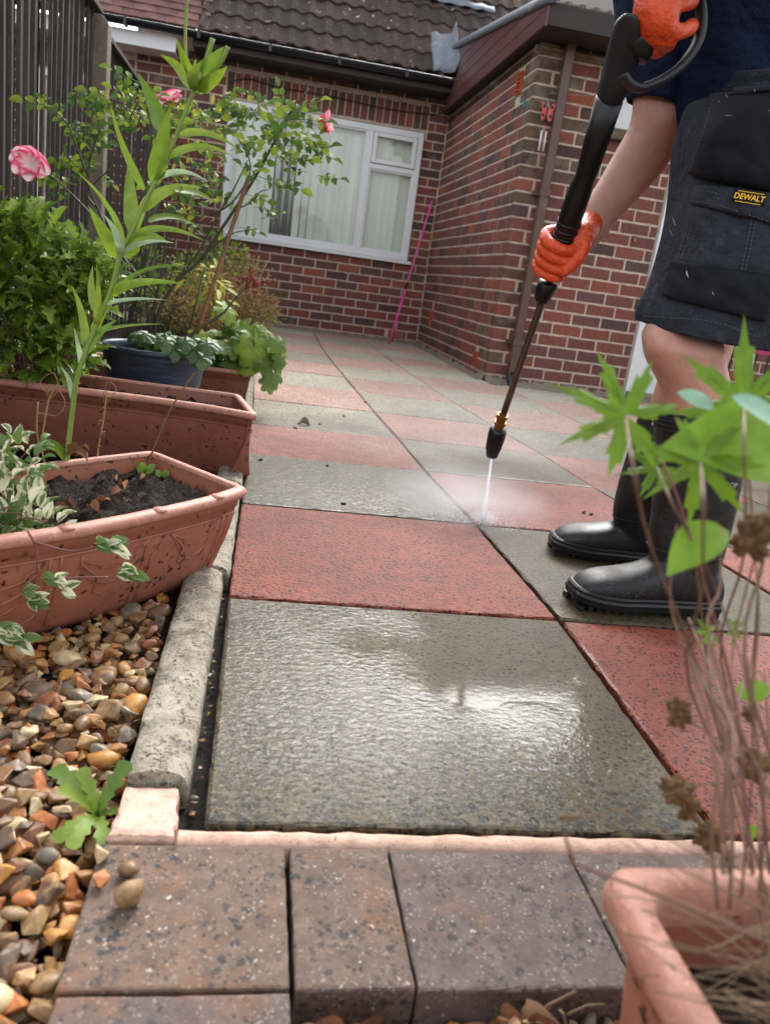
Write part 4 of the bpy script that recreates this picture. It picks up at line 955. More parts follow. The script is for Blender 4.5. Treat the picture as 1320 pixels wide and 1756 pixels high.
# foreground square pot
fp = empty('square_plant_pot', (-.18, -.42, -.09), label='square terracotta pot of dried stalks at the bottom right corner of the photo', cat='plant pot')
def sq(hw, z, r=.018, n=6, cen=(-.19, -.397), hy=None):
    out = []; hy = hy or hw
    for (sx, sy, a0) in ((1, 1, 0), (-1, 1, 90), (-1, -1, 180), (1, -1, 270)):
        for k in range(n+1): a = math.radians(a0+90*k/n); out.append((cen[0]+sx*(hw-r)+r*math.cos(a), cen[1]+sy*(hy-r)+r*math.sin(a), z))
    return out
m = MB(); m.rings([sq(.07, -.085), sq(.085, .0), sq(.098, .14), sq(.1, .17), sq(.104, .171)], cap=False); m.add(sq(.07, -.085), [tuple(range(28))]); m.rings([sq(.096, .196), sq(.094, .16, .026), sq(.086, .06, .026)], cap=False); m.build('body', M['terra'], fp, smooth=True)
m = MB(); m.rings([sq(.101, .172), sq(.110, .173), sq(.1145, .178), sq(.1155, .188), sq(.113, .1975), (sq(.107, .2)), sq(.098, .199, .026), sq(.0945, .193, .026), sq(.094, .17, .026)], cap=False); m.build('rim', M['rim'], fp, smooth=True)
m = MB(); m.rings([sq(.0925, .14, .02), sq(.06, .146, .02), sq(.02, .143, .01)], cap=False); m.add(sq(.02, .143, .01), [tuple(range(28))]); m.build('compost', M['soil'], fp)

# ------------------------------------------------------------------ leaves
def leaf_mesh(name, outline, L, W, fold=.15, arch=.2, material=None, seg=8, wav=0, seed=0):
    "outline(t) half width 0..1 along 0..1; +X along the leaf, Z up"
    r = random.Random(seed); vs = []; fs = []; ed = []
    for i in range(seg+1):
        t = i/seg; hw = max(.002, outline(t))*W/2; x = L*t; z = L*arch*(t-t*t*1.6)
        for s in (-1, 0, 1):
            vs.append((x-(.0 if s == 0 else .0), s*hw, z+abs(s)*hw*fold*2+(wav*L*r.uniform(-1, 1) if s else 0))); ed.append(abs(s))
    for i in range(seg):
        for k in range(2): a = i*3+k; fs.append((a, a+1, a+4, a+3))
    me = bpy.data.meshes.new(name); me.from_pydata(vs, [], fs); me.polygons.foreach_set('use_smooth', [True]*len(fs))
    at = me.attributes.new('edge', 'FLOAT', 'POINT'); at.data.foreach_set('value', ed)
    if material: me.materials.append(material)
    return me
def polar_leaf(name, rf_, n, R, cup=.2, material=None, seed=0, rings=4, wav=.03, a0=-math.pi*.92, a1=math.pi*.92):
    vs = [(0, 0, 0)]; fs = []
    for k in range(1, rings+1):
        f = k/rings
        for i in range(n+1):
            a = a0+(a1-a0)*i/n; rr = rf_(a)*R*f if k > 1 else rf_(a)*.35*R*f+.65*R*f*.3
            vs.append((rr*math.cos(a), rr*math.sin(a), cup*rr*rr/R*-1+wav*R*math.sin(a*7+seed)*f*f+wav*R*noise.noise(Vector((rr*8/R, a, seed)))*1.5))
    for i in range(n): fs.append((0, 1+i, 2+i))
    for k in range(rings-1):
        for i in range(n): a = 1+k*(n+1)+i; b2 = a+n+1; fs.append((a, b2, b2+1, a+1))
    me = bpy.data.meshes.new(name); me.from_pydata(vs, [], fs); me.polygons.foreach_set('use_smooth', [True]*len(fs)); me.materials.append(material); return me
def frame_of(d, up, s=1.0, o=Vector()):
    d = Vector(d).normalized(); up = Vector(up); y = up.cross(d)
    if y.length < 1e-4: y = d.orthogonal()
    y.normalize(); z = d.cross(y)
    return Matrix(((d.x*s, y.x*s, z.x*s, o.x), (d.y*s, y.y*s, z.y*s, o.y), (d.z*s, y.z*s, z.z*s, o.z), (0, 0, 0, 1)))
def put_leaf(me, parent, o, d, up=(0, 0, 1), s=1.0, name='leaf'):
    ob = bpy.data.objects.new(name, me); C.objects.link(ob); ob.parent = parent
    ob.matrix_parent_inverse = parent.matrix_basis.inverted() if parent.type == 'EMPTY' else Matrix(); ob.matrix_basis = frame_of(d, up, s, Vector(o)); return ob
def join_into(acc, me, mt):
    n = len(acc[0]); acc[0] += [tuple(mt @ v.co) for v in me.vertices]; acc[1] += [tuple(j+n for j in p.vertices) for p in me.polygons]
def flush(acc, name, material, parent, edge=False):
    me = bpy.data.meshes.new(name); me.from_pydata(acc[0], [], acc[1]); me.materials.append(material); me.polygons.foreach_set('use_smooth', [True]*len(me.polygons))
    if edge: at = me.attributes.new('edge', 'FLOAT', 'POINT'); at.data.foreach_set('value', acc[2])
    o = link(name, me, parent); o['kind'] = 'stuff'; return o
def bez_leaf(parent, B, K, T, wd, material, face=.25, name='leaf', seg=12, fold=.25):
    B, K, T = Vector(B), Vector(K), Vector(T); vs = []; fs = []
    for i in range(seg+1):
        t = i/seg; p = B*(1-t)**2+K*2*t*(1-t)+T*t*t; d = ((K-B)*(1-t)+(T-K)*t).normalized()
        view = (p-CP).normalized(); side = d.cross(view).normalized(); a = face*math.pi/2; wv = side*math.cos(a)+view*math.sin(a); wv = (wv-d*wv.dot(d)).normalized(); nn = wv.cross(d)
        hw = wd/2*(min(1, t*4+.45)*(1-t**1.7)**.95+.015)
        for s in (-1, -.5, 0, .5, 1): vs.append(p+wv*hw*s+nn*(abs(s)*hw*fold)*(1 if nn.z > 0 else -1))
    for i in range(seg):
        for k in range(4): a = i*5+k; fs.append((a, a+1, a+6, a+5))
    me = bpy.data.meshes.new(name); me.from_pydata([tuple(v) for v in vs], [], fs); me.polygons.foreach_set('use_smooth', [True]*len(fs)); me.materials.append(material)
    return link(name, me, parent)
# --- the tall lily in the near trough
LY = .74
lily = empty('lily', PY(113, 812, LY), label='tall leafy lily stem with its flowers cut off, rising from the bow-fronted trough', cat='plant')
stem = [(113, 812), (118, 760), (125, 700), (132, 650), (146, 608), (165, 560), (190, 500), (205, 440), (225, 400), (250, 345), (270, 305), (295, 250), (315, 200), (333, 155)]
sp = cr([PY(u, v, LY) for u, v in stem], 4); m = MB(); m.tube(sp, list(np.linspace(.0045, .0032, len(sp))), 10); m.build('stem', M['lily_stem'], lily, smooth=True)
for (pts, r0) in (([(331, 150), (321, 120), (318, 60), (322, -20)], .0022), ([(340, 140), (352, 108), (365, 66)], .0035), ([(352, 140), (378, 108), (391, 80)], .0033)):
    q = cr([PY(u, v, LY-.01) for u, v in pts], 5); m = MB(); m.tube(q, [r0*1.1]*len(q), 8); m.build('flower_stalk', M['lily_stem'], lily, smooth=True)
LL = [((330, 152), (310, 108), (274, 94), 22, .1, 0), ((332, 150), (318, 110), (303, 66), 24, .3, 0), ((333, 156), (352, 118), (384, 80), 44, .1, 0), ((338, 152), (372, 136), (389, 114), 26, .2, 0), ((330, 156), (332, 130), (336, 100), 20, .4, 0),
      ((282, 228), (264, 172), (236, 124), 30, .2, 0), ((264, 315), (276, 245), (293, 180), 34, .1, 0), ((248, 325), (205, 250), (190, 178), 16, .3, 0), ((308, 232), (360, 216), (410, 258), 18, .45, 0), ((290, 270), (345, 234), (402, 270), 18, .4, 0),
      ((275, 305), (312, 282), (357, 312), 14, .5, 1), ((243, 362), (282, 312), (347, 322), 26, .25, 0), ((300, 326), (335, 322), (374, 350), 14, .4, 0), ((230, 402), (222, 330), (222, 273), 30, .1, 0), ((212, 418), (206, 360), (128, 290), 13, .3, 0),
      ((255, 380), (295, 358), (346, 392), 14, .45, 0), ((235, 400), (290, 380), (352, 414), 16, .4, 0), ((205, 442), (178, 400), (152, 353), 30, .1, 0), ((208, 440), (206, 398), (178, 368), 18, .2, 1), ((214, 440), (248, 386), (290, 418), 28, .25, 0),
      ((212, 432), (252, 406), (300, 417), 12, .5, 1), ((196, 500), (250, 444), (329, 458), 13, .5, 0), ((190, 505), (230, 474), (317, 487), 22, .4, 0), ((180, 522), (225, 508), (288, 515), 10, .5, 1), ((150, 602), (146, 530), (122, 488), 18, .2, 0),
      ((146, 606), (165, 570), (202, 548), 22, .3, 0), ((142, 632), (136, 600), (127, 560), 14, .3, 1), ((127, 690), (124, 650), (104, 628), 13, .3, 1), ((160, 572), (210, 554), (282, 556), 10, .5, 0), ((172, 540), (150, 500), (160, 455), 20, .2, 0), ((160, 575), (176, 530), (200, 500), 18, .2, 0), ((220, 420), (240, 380), (262, 330), 16, .3, 0), ((165, 560), (172, 520), (166, 450), 16, .3, 0)]
for i, (B, K, T, wd, fc, pale) in enumerate(LL):
    dy = rnd.uniform(-.05, .06); dist = 1.4
    bez_leaf(lily, PY(B[0], B[1], LY), PY(K[0], K[1], LY+dy), PY(T[0], T[1], LY+dy*1.6), wd/FPX*dist*.88, M['lily_pale' if pale else 'lily_leaf'], fc)
bez_leaf(lily, PY(112, 790, LY), PY(95, 750, LY-.03), PY(70, 755, LY-.05), .016, M['lily_leaf'], .3); bez_leaf(lily, PY(113, 775, LY), PY(135, 760, LY-.03), PY(152, 792, LY-.05), .02, M['brown_leaf'], .3)
# --- withered stalks in the near trough
ds = empty('withered_stalks', PY(60, 880, .55), label='withered curling stalks and seed pods beside the lily stem', cat='plant')
for pts in ([(66, 890), (60, 820), (68, 760), (84, 690), (96, 660)], [(76, 880), (78, 800), (66, 745), (70, 690)], [(175, 835), (172, 780), (178, 720), (186, 670)], [(60, 890), (50, 850), (66, 830)], [(255, 800), (262, 765), (290, 700), (330, 640)]):
    q = cr([PY(u, v, .62 if pts[0][0] < 150 else .8)+Vector((rnd.uniform(-.004, .004), 0, 0)) for u, v in pts], 6); m = MB(); m.tube(q, [.0016]*len(q), 5); m.build('stalk', M['dry'], ds, smooth=True)
m = MB()
for (u, v) in [(178, 700), (172, 722), (177, 742), (171, 765), (176, 785), (70, 770), (82, 800), (62, 840), (84, 672), (180, 680)]:
    c_ = PY(u, v, .8 if u > 150 else .62)
    for k in range(3): m.tube([c_, c_+Vector((rnd.uniform(-.008, .008), rnd.uniform(-.006, .006), rnd.uniform(-.012, .004)))], [.0028, .0012], 6, round_=True)
m.build('seed_pods', M['brown_leaf'], ds)
for k, pts in enumerate(([(84, 680), (70, 655), (92, 640), (100, 668), (80, 690)], [(184, 690), (200, 668), (186, 655), (176, 680)], [(96, 660), (112, 690), (98, 712), (66, 708)])):
    q = cr([PY(u, v, .62 if k != 1 else .8) for u, v in pts], 6); m = MB(); m.tube(q, .0009, 4); m.build('tendril', M['dry'], ds)
# curled dead leaves and seedlings on the compost
BL = [leaf_mesh('dead_leaf', lambda t: math.sin(math.pi*min(1, t*1.05))**.7, .04, .022, fold=.8, arch=.5, material=M['brown_leaf'], wav=.09, seed=k) for k in range(4)]
SL = [leaf_mesh('seedling_leaf', lambda t: math.sin(math.pi*t)**.6, .022, .014, material=M['lobed'], arch=.3) for k in range(1)]
DLAB = ['dead leaf at the middle of the trough compost, left of the broad seedling', 'curled dead leaf just below the middle one on the trough compost', 'dead leaf low in the trough compost near the front rim', 'dead leaf just above the one nearest the front rim', 'dead leaf right beside the foot of the lily stem', 'second dead leaf behind the foot of the lily stem', 'dead leaf against the back wall of the trough, right of the lily stem', 'dead leaf under the cream edged shrub on the trough compost', 'dead leaf left of the trough centre, in front of the lily stem', 'dead leaf closest to the front rim of the trough', 'dead leaf between the cream edged shrub and the front rim', 'reddish dead leaf beside the broad seedling']; di = 0
for (u, v) in [(195, 820), (205, 832), (180, 868), (190, 850), (120, 775), (140, 770), (150, 785), (60, 895), (110, 868), (170, 880), (95, 880), (240, 825)]:
    q = PZ(u, v, .135)
    o = bpy.data.objects.new('dead_leaf', BL[rnd.randrange(4)]); C.objects.link(o); o.matrix_basis = frame_of((rnd.uniform(-1, 1), rnd.uniform(-1, 1), .2), (rnd.uniform(-.9, .9), rnd.uniform(-.9, .9), 1), rnd.uniform(.35, .75), q)
    tag(o, DLAB[di], 'dead leaf', 'dead leaves on the compost'); di += 1
for k, (u, v, s_) in enumerate([(248, 812, 1.2), (280, 820, .9), (325, 822, 1.0), (300, 805, .6)]):
    q = PZ(u, v, .128); root = empty('seedling', q, label=['broad-leaved seedling with a reddish leaf at the back of the trough compost', 'small pair of green seedling leaves left of the trough corner', 'upright seedling closest to the trough corner', 'tiny seedling between two larger seedlings'][k], cat='seedling')
    for a in range(3): put_leaf(SL[0], root, q, (math.cos(a*2.1+k), math.sin(a*2.1+k), 1.1), (0, -1, .3), s_)
for (us, s_) in (([(235, 870), (245, 855), (250, 845)], 1), ([(215, 882), (228, 872), (238, 860), (262, 842)], 1)): pass

# --- generic shrub builder: N single leaves then the rest joined
def shrub(name, label, parts, meshes, cells, nleaf, stems=None, stem_mat=None, size=(.8, 1.2), seed=1, up_bias=.5, edge=False, cap=300):
    r = random.Random(seed); root = empty(name, cells[0][0], label=label, cat='plant' if 'shrub' not in name else 'shrub'); L = []
    tot = sum(c[2] for c in cells)
    for (c, rad, wgt) in cells:
        for k in range(int(nleaf*wgt/tot)):
            v = Vector((r.gauss(0, 1), r.gauss(0, 1), r.gauss(0, 1))).normalized()*(r.random()**.45)
            q = Vector((c[0]+v.x*rad[0], c[1]+v.y*rad[1], c[2]+v.z*rad[2]))
            d = (v+Vector((r.uniform(-.6, .6), r.uniform(-.6, .6), up_bias+r.uniform(-.5, .5)))).normalized(); L.append((q, d, r.uniform(*size), r.randrange(len(meshes)), Vector((r.uniform(-.6, .6), r.uniform(-.9, .1), 1))))
    L.sort(key=lambda a: (a[0]-CP).length-(.0 if topx(a[0]) and topx(a[0])[0] > -20 else -9)); acc = [[], [], []]
    for i, (q, d, s_, k, up) in enumerate(L):
        if i < cap: put_leaf(meshes[k], root, q, d, up, s_)
        else:
            join_into(acc, meshes[k], frame_of(d, up, s_, q))
            if edge: acc[2] += [a.value for a in meshes[k].attributes['edge'].data]
    if acc[0]: flush(acc, 'foliage', meshes[0].materials[0], root, edge)
    if stems:
        m = MB()
        for k in range(stems[1]):
            c, rad, _ = cells[r.randrange(len(cells))]; e = Vector((c[0]+r.uniform(-1, 1)*rad[0]*.9, c[1]+r.uniform(-1, 1)*rad[1]*.9, c[2]+r.uniform(-.6, 1)*rad[2]*.9)); b_ = Vector(stems[0])+Vector((r.uniform(-1, 1)*stems[3], r.uniform(-.05, .05), 0))
            mid = b_.lerp(e, .5)+Vector((r.uniform(-.03, .03), r.uniform(-.02, .02), .02)); q = cr([b_, mid, e], 5); m.tube(q, list(np.linspace(stems[2], stems[2]*.4, len(q))), 6)
        m.build('stems', stem_mat, root, smooth=True)
    return root
def spiny(t): 
    k = (t*4.2) % 1; return max(0, math.sin(math.pi*min(1, t*.98+.02))**.8)*(.34+.95*k if t > .08 else .4)
HM = [leaf_mesh('leaf', spiny, .060, .027, fold=.35, arch=.3, material=M['holly'], seg=17, seed=k, wav=.03) for k in range(3)]
P_at = lambda u, v, y: tuple(PY(u, v, y))
shrub('spiny_shrub', 'bushy green shrub with glossy spiny leaves growing in the large trough', None, HM,
      [(P_at(40, 475, 1.5), (.16, .11, .10), 2.4), (P_at(-5, 400, 1.5), (.09, .1, .08), 1.0), (P_at(112, 505, 1.5), (.10, .1, .095), 1.7), (P_at(60, 395, 1.48), (.07, .06, .03), .4), (P_at(140, 440, 1.48), (.05, .05, .03), .3), (P_at(120, 600, 1.5), (.06, .09, .06), .8), (P_at(30, 590, 1.52), (.17, .11, .09), 2.0), (P_at(-110, 520, 1.52), (.14, .1, .16), 1.2), (P_at(175, 480, 1.5), (.035, .05, .04), .25)],
      1050, stems=((-1.12, 1.54, .12), 40, .004, .10), stem_mat=M['twig'], size=(.75, 1.25), seed=4)
VM = [leaf_mesh('leaf', lambda t: math.sin(math.pi*t)**.75, .026, .013, fold=.4, arch=.3, material=M['varieg'], seg=6, seed=k) for k in range(2)]
vb_ = shrub('variegated_shrub', 'small trailing shrub with cream edged leaves over the left end of the bow-fronted trough', None, VM,
      [(P_at(12, 800, .42), (.05, .05, .035), 2), (P_at(20, 880, .42), (.045, .05, .04), 2.3), (P_at(60, 900, .42), (.04, .04, .028), 1.6), (P_at(0, 940, .4), (.05, .03, .035), 1.0), (P_at(40, 760, .46), (.03, .03, .015), .6), (P_at(45, 850, .42), (.035, .04, .04), .7), (P_at(30, 1000, .38), (.03, .02, .03), .3)], 170,
      stems=((-.87, .42, .12), 16, .002, .03), stem_mat=M['twig'], size=(.7, 1.15), seed=8, edge=True, cap=300)
for pts, clusters in (([(60, 930), (120, 945), (155, 940), (172, 936)], [(165, 930), (185, 935), (195, 940)]), ([(48, 910), (62, 940), (68, 990), (98, 992), (150, 990), (186, 990)], [(75, 985), (95, 995), (108, 1012), (210, 975), (200, 985), (222, 985)]), ([(68, 990), (60, 1005), (44, 1030)], [(40, 1015), (48, 1028), (58, 1030)]), ([(88, 1010), (60, 1055), (20, 1080)], [(10, 1090), (25, 1100), (-5, 1085), (15, 1075), (35, 1098)])):
    yy = .33; q = cr([PY(u, v, yy) for u, v in pts], 5); m = MB(); m.tube(q, [.0013]*len(q), 5); m.build('trailing_stem', M['twig'], vb_, smooth=True)
    for (u, v) in clusters:
        for k in range(4): a = rnd.uniform(-.6, 1.0); put_leaf(VM[k % 2], vb_, PY(u, v, yy-.005), (math.cos(a), -.3+rnd.uniform(-.5, .5), math.sin(a)*.9-.25), (rnd.uniform(-.3, .3), -.8, .7), rnd.uniform(.6, 1.1))
# --- the rose in the blue pot
RY = 1.86
rose = empty('rose_bush', (BP.x, BP.y, .23), label='rose bush in the blue pot with arching canes and fading pink blooms', cat='plant')
RM = [leaf_mesh('leaflet', lambda t: math.sin(math.pi*min(1, t*1.02))**.7*(1 if int(t*14) % 2 else .9), .044, .030, fold=.22, arch=.25, material=M['rose_leaf'], seg=8, seed=k) for k in range(3)]
def rose_leaf_mesh(seed):
    r = random.Random(seed); acc = [[], []]; mt = []
    for (x, a, s_) in ((.03, 1.1, .75), (.03, -1.1, .75), (.055, 1.0, .85), (.055, -1.0, .85), (.078, 0, 1.0)):
        join_into(acc, RM[r.randrange(3)], frame_of((math.cos(a), math.sin(a), r.uniform(-.2, .2)), (r.uniform(-.3, .3), r.uniform(-.3, .3), 1), s_*.85, Vector((x, 0, 0))))
    m = MB(); m.tube([(0, 0, 0), (.04, 0, .004), (.08, 0, 0)], .0009, 4); n = len(acc[0]); acc[0] += m.v; acc[1] += [tuple(j+n for j in f) for f in m.f]
    me = bpy.data.meshes.new('compound_leaf'); me.from_pydata(acc[0], [], acc[1]); me.materials.append(M['rose_leaf']); me.polygons.foreach_set('use_smooth', [True]*len(me.polygons)); return me
RL = [rose_leaf_mesh(k) for k in range(5)]
canes = [([(255, 592), (258, 560), (268, 510), (277, 470), (284, 420), (288, 370), (282, 320), (268, 270)], .005, 1.86), ([(262, 585), (275, 530), (305, 480), (345, 445), (375, 400), (405, 355), (440, 300), (475, 235), (500, 190), (530, 152)], .006, 1.86),
         ([(320, 460), (345, 425), (372, 372), (398, 330), (425, 275)], .0035, 1.86), ([(262, 500), (235, 470), (195, 420), (160, 372), (120, 330), (92, 305), (60, 285)], .004, 1.8), ([(195, 420), (165, 350), (150, 300), (170, 220), (160, 185)], .003, 1.8),
         ([(150, 300), (135, 260), (118, 215), (95, 190)], .0025, 1.8), ([(170, 360), (150, 330), (190, 285), (225, 200), (240, 170)], .003, 1.9), ([(284, 420), (310, 340), (350, 250), (345, 190)], .003, 1.95), ([(360, 370), (400, 345), (430, 285), (395, 215)], .003, 1.86),
         ([(315, 585), (340, 565), (368, 547), (388, 533)], .0068, 1.84), ([(386, 534), (405, 510), (420, 495), (434, 476)], .003, 1.84), ([(400, 360), (425, 350), (445, 330), (460, 325)], .0025, 1.84), ([(345, 445), (370, 420), (400, 400), (440, 392)], .0025, 1.84), ([(270, 560), (300, 530), (320, 515)], .004, 1.82)]
for pts, r0, yy in canes:
    q = cr([PY(u, v, yy) for u, v in pts], 5); m = MB(); m.tube(q, list(np.linspace(r0, r0*.5, len(q))), 7); m.build('cane', M['cane'], rose, smooth=True)
clus = [(430, 210, 26, 15), (470, 255, 34, 16), (505, 245, 30, 12), (520, 285, 22, 6), (450, 300, 26, 6), (420, 340, 26, 4), (380, 205, 16, 4), (340, 210, 30, 7), (345, 260, 26, 5), (330, 330, 26, 6), (350, 300, 20, 4), (110, 185, 22, 5), (135, 210, 24, 6), (130, 245, 26, 6), (170, 235, 20, 4), (215, 175, 26, 8), (240, 210, 30, 9), (250, 160, 22, 5), (105, 290, 22, 6), (120, 320, 24, 5), (160, 290, 22, 4), (270, 220, 20, 4), (380, 180, 22, 4), (495, 190, 18, 5), (400, 390, 26, 4), (440, 385, 24, 3), (545, 250, 12, 2), (320, 375, 24, 3), (300, 240, 20, 4), (285, 340, 20, 3)]
for (u, v, sp_, n) in clus:
    for k in range(int(n*.9)):
        q = PY(u+rnd.gauss(0, sp_*.62), v+rnd.gauss(0, sp_*.62), RY+rnd.uniform(-.07, .07)); a = rnd.uniform(-.9, 3.6)
        put_leaf(RL[rnd.randrange(5)], rose, q, (math.cos(a), rnd.uniform(-.5, .5), math.sin(a)*.45-.1), (rnd.uniform(-.5, .5), -.9, .8), rnd.uniform(.6, 1.05), 'compound_leaf')
PM = leaf_mesh('petal', lambda t: math.sin(math.pi*min(.93, t*.85+.08))**.55, .045, .045, fold=.25, arch=.35, material=M['petal'], seg=7, wav=.03)
def bloom(u, v, y, s_, d0, n=8, spread=1.0):
    c_ = PY(u, v, y)
    for k in range(n):
        a = 2*math.pi*k/n+rnd.uniform(-.2, .2); ax = Vector(d0).normalized(); e1 = ax.orthogonal().normalized(); e2 = ax.cross(e1); d = (e1*math.cos(a)+e2*math.sin(a))*spread*rnd.uniform(.8, 1.2)+ax*.8
        put_leaf(PM, rose, c_, d, ax, s_*rnd.uniform(.85, 1.1), 'petal')
bloom(53, 285, 1.78, 1.15, (.2, -1, .5), 9, 1.9); bloom(293, 182, 1.86, 1.1, (-.2, -.4, .8), 7, 1.0); bloom(544, 214, 1.84, 1.1, (.7, -.2, .2), 7, .55); bloom(503, 190, 1.88, .6, (-.6, -.2, .5), 6, .7)
hp = empty('seed_head_sprig', PY(425, 485, 1.84), label='dark red seed head cluster on the short cut branch above the lobed leaves', cat='seed head')
m = MB()
for k in range(26):
    c_ = PY(430+rnd.gauss(0, 11), 480+rnd.gauss(0, 9), 1.84+rnd.uniform(-.02, .02)); m.tube([c_, c_+Vector((rnd.uniform(-.008, .008), 0, rnd.uniform(-.006, .008)))], [.005, .0035], 6, round_=True)
m.build('seed_pods', M['red_hip'], hp)
m = MB(); q = [PY(428, 300, 1.84), PY(385, 430, 1.84), PY(338, 572, 1.84)]; m.tube(cr(q, 8), .0065, 9); tag(m.build('bamboo_cane', M['bamboo'], smooth=True), 'brown bamboo cane propped in the blue pot beside the rose', 'cane')
m = MB(); m.tube([PY(352, 458, 1.8), PY(325, 565, 1.8)], .003, 7); tag(m.build('green_stake', M['dark_leaf'], smooth=True), 'thin dark green plant stake in the blue pot', 'plant stake')
# --- lobed leaves in the blue pot and the far trough
def lob(nl, dep, sharp=1.0): return lambda a: (1-dep+dep*abs(math.cos(a*nl/2))**sharp)*(1-.12*abs(a)/math.pi)+.03*abs(math.sin(a*nl*1.5))
LM = [polar_leaf('leaf', lob(7, .28), 60, .062, cup=.35, material=M['lobed'], seed=k, wav=.05) for k in range(3)]
DM = [polar_leaf('leaf', lob(5, .3), 40, .042, cup=.5, material=M['dark_leaf'], seed=k, wav=.07) for k in range(3)]
lp = empty('lobed_plant', (-.68, 2.38, .12), label='plant with broad scalloped green leaves spilling from the smallest trough over the paving', cat='plant')
for k in range(95):
    u, v = rnd.gauss(400, 48), rnd.gauss(592, 21)
    if u > 478: u = 478-rnd.uniform(0, 20)
    if u < 330 and v > 600: continue
    if v > 632 and u < 430: v = 618
    q = PY(u, v, 2.38+rnd.uniform(-.09, .1)); put_leaf(LM[rnd.randrange(3)], lp, q, (rnd.uniform(-.5, 1), rnd.uniform(-1, .2), rnd.uniform(-.6, .3)), (rnd.uniform(-.3, .5), -.75, rnd.uniform(.3, 1)), rnd.uniform(.45, .9))
for (u, v, s_, up) in ((437, 598, 1.25, (0, -.9, .5)), (470, 640, .85, (.6, -.8, .1)), (463, 655, .7, (.5, -.8, 0)), (478, 590, .7, (.4, -.7, .6)), (455, 615, .95, (.2, -.9, .3)), (482, 615, .6, (.6, -.6, .5))): put_leaf(LM[0], lp, PY(u, v, 2.27), (.3, -.3, -.9), up, s_)
m = MB()
for k in range(40): e = PY(rnd.uniform(350, 480), rnd.uniform(570, 630), 2.38+rnd.uniform(-.08, .08)); m.tube(cr([(-.70+rnd.uniform(-.06, .1), 2.4, .12), (e.x*.6-.27, 2.4, .19), e], 4), .0022, 5)
m.build('stems', M['lobed'], lp)
dp_ = empty('dark_lobed_plant', (BP.x, BP.y, .235), label='low dark green lobed leaves spilling over the rim of the blue pot', cat='plant')
for k in range(62):
    a = rnd.uniform(0, 6.28); rr = .13*math.sqrt(rnd.random()); q = Vector((BP.x+.025+rr*math.cos(a), BP.y+rr*math.sin(a), .25+rnd.uniform(-.01, .04)))
    if q.x < BP.x-.04 and rnd.random() < .8: continue
    put_leaf(DM[rnd.randrange(3)], dp_, q, (math.cos(a), math.sin(a), rnd.uniform(-.5, .2)), (math.cos(a)*.4, math.sin(a)*.4-.4, 1), rnd.uniform(.6, 1.15))
for (u, v) in ((330, 600), (300, 598), (345, 612), (355, 590), (285, 585), (318, 585)): put_leaf(DM[0], dp_, PY(u, v, 1.72), (.2, -.8, -.7), (.1, -.8, .6), .85)
# --- plants near the house
TM_ = [leaf_mesh('leaf', lambda t: math.sin(math.pi*t)**.8, .026, .010, material=M['dry'], seg=3, wav=.1, seed=k) for k in range(2)]
GM = [leaf_mesh('leaf', lambda t: math.sin(math.pi*t)**.7, .036, .02, material=M['rose_leaf'], seg=4, seed=k) for k in range(2)]
YM = [leaf_mesh('leaf', lambda t: math.sin(math.pi*t)**.8, .07, .022, material=M['yellow_leaf'], seg=5, arch=.1, seed=k) for k in range(2)]
shrub('withered_shrub', 'straw coloured withered shrub at the border edge before the brick wall', None, TM_, [(P_at(380, 505, 3.6), (.22, .15, .16), 3), (P_at(440, 530, 3.5), (.12, .12, .09), 2), (P_at(330, 530, 3.3), (.18, .12, .10), 2), (P_at(420, 470, 3.9), (.16, .1, .1), 1)], 2600, stems=((-.75, 3.5, 0), 70, .0035, .15), stem_mat=M['dry'], size=(.6, 1.1), seed=11)
shrub('green_border_shrub', 'loose green shrub between the withered shrub and the fence', None, GM, [(P_at(345, 480, 4.2), (.22, .2, .16), 2), (P_at(300, 520, 3.9), (.25, .2, .14), 2), (P_at(390, 450, 4.6), (.15, .1, .14), 1.2), (P_at(250, 470, 4.3), (.14, .1, .2), .6), (P_at(455, 545, 4.4), (.10, .1, .08), .5)], 1500, stems=((-.9, 4.1, 0), 40, .004, .2), stem_mat=M['cane'], size=(.7, 1.3), seed=12)
shrub('yellowing_plant', 'plant with drooping yellow leaves beside the bamboo cane', None, YM, [(P_at(368, 495, 3.0), (.05, .05, .09), 2), (P_at(345, 470, 3.0), (.09, .05, .06), 1), (P_at(385, 520, 3.0), (.05, .05, .08), 1)], 80, stems=((-.72, 3.0, .0), 14, .003, .05), stem_mat=M['dry'], size=(.6, 1.2), seed=13, up_bias=-.4, cap=80)
climb = shrub('climber', 'thin twiggy yellow-green climber in front of the fence end', None, [YM[0], GM[0]], [(P_at(320, 290, 3.4), (.16, .1, .22), 2), (P_at(345, 200, 3.4), (.12, .1, .06), 1.1), (P_at(300, 360, 3.4), (.2, .1, .14), 1), (P_at(250, 200, 3.4), (.1, .1, .08), .6)], 170, stems=((-1.1, 3.4, 0), 15, .004, .12), stem_mat=M['cane'], size=(.5, .9), seed=14, cap=170)
# --- dandelion weed in the gravel
def dand(t): k = (t*5) % 1; return (.25+.75*t)*(.55+.6*k)*(1 if t < .9 else .8)
WM = leaf_mesh('leaf', dand, .06, .024, fold=.12, arch=.5, material=M['lobed'], seg=20)
wd_ = empty('dandelion_weed', PZ(168, 1400, -.02), label='green dandelion weed in the gravel beside the end of the kerb', cat='weed')
c_ = PZ(168, 1402, -.018)
for (u, v, h, s_) in ((205, 1320, .035, .82), (100, 1310, .022, 1.1), (110, 1420, .0, .62), (150, 1330, .03, .7), (215, 1385, .0, .5), (135, 1425, .004, .55), (180, 1435, 0, .4), (120, 1350, .02, .8)):
    e = PZ(u, v, h); d = e-c_; put_leaf(WM, wd_, c_, d, (.1, -.5, 1), d.length/.058)
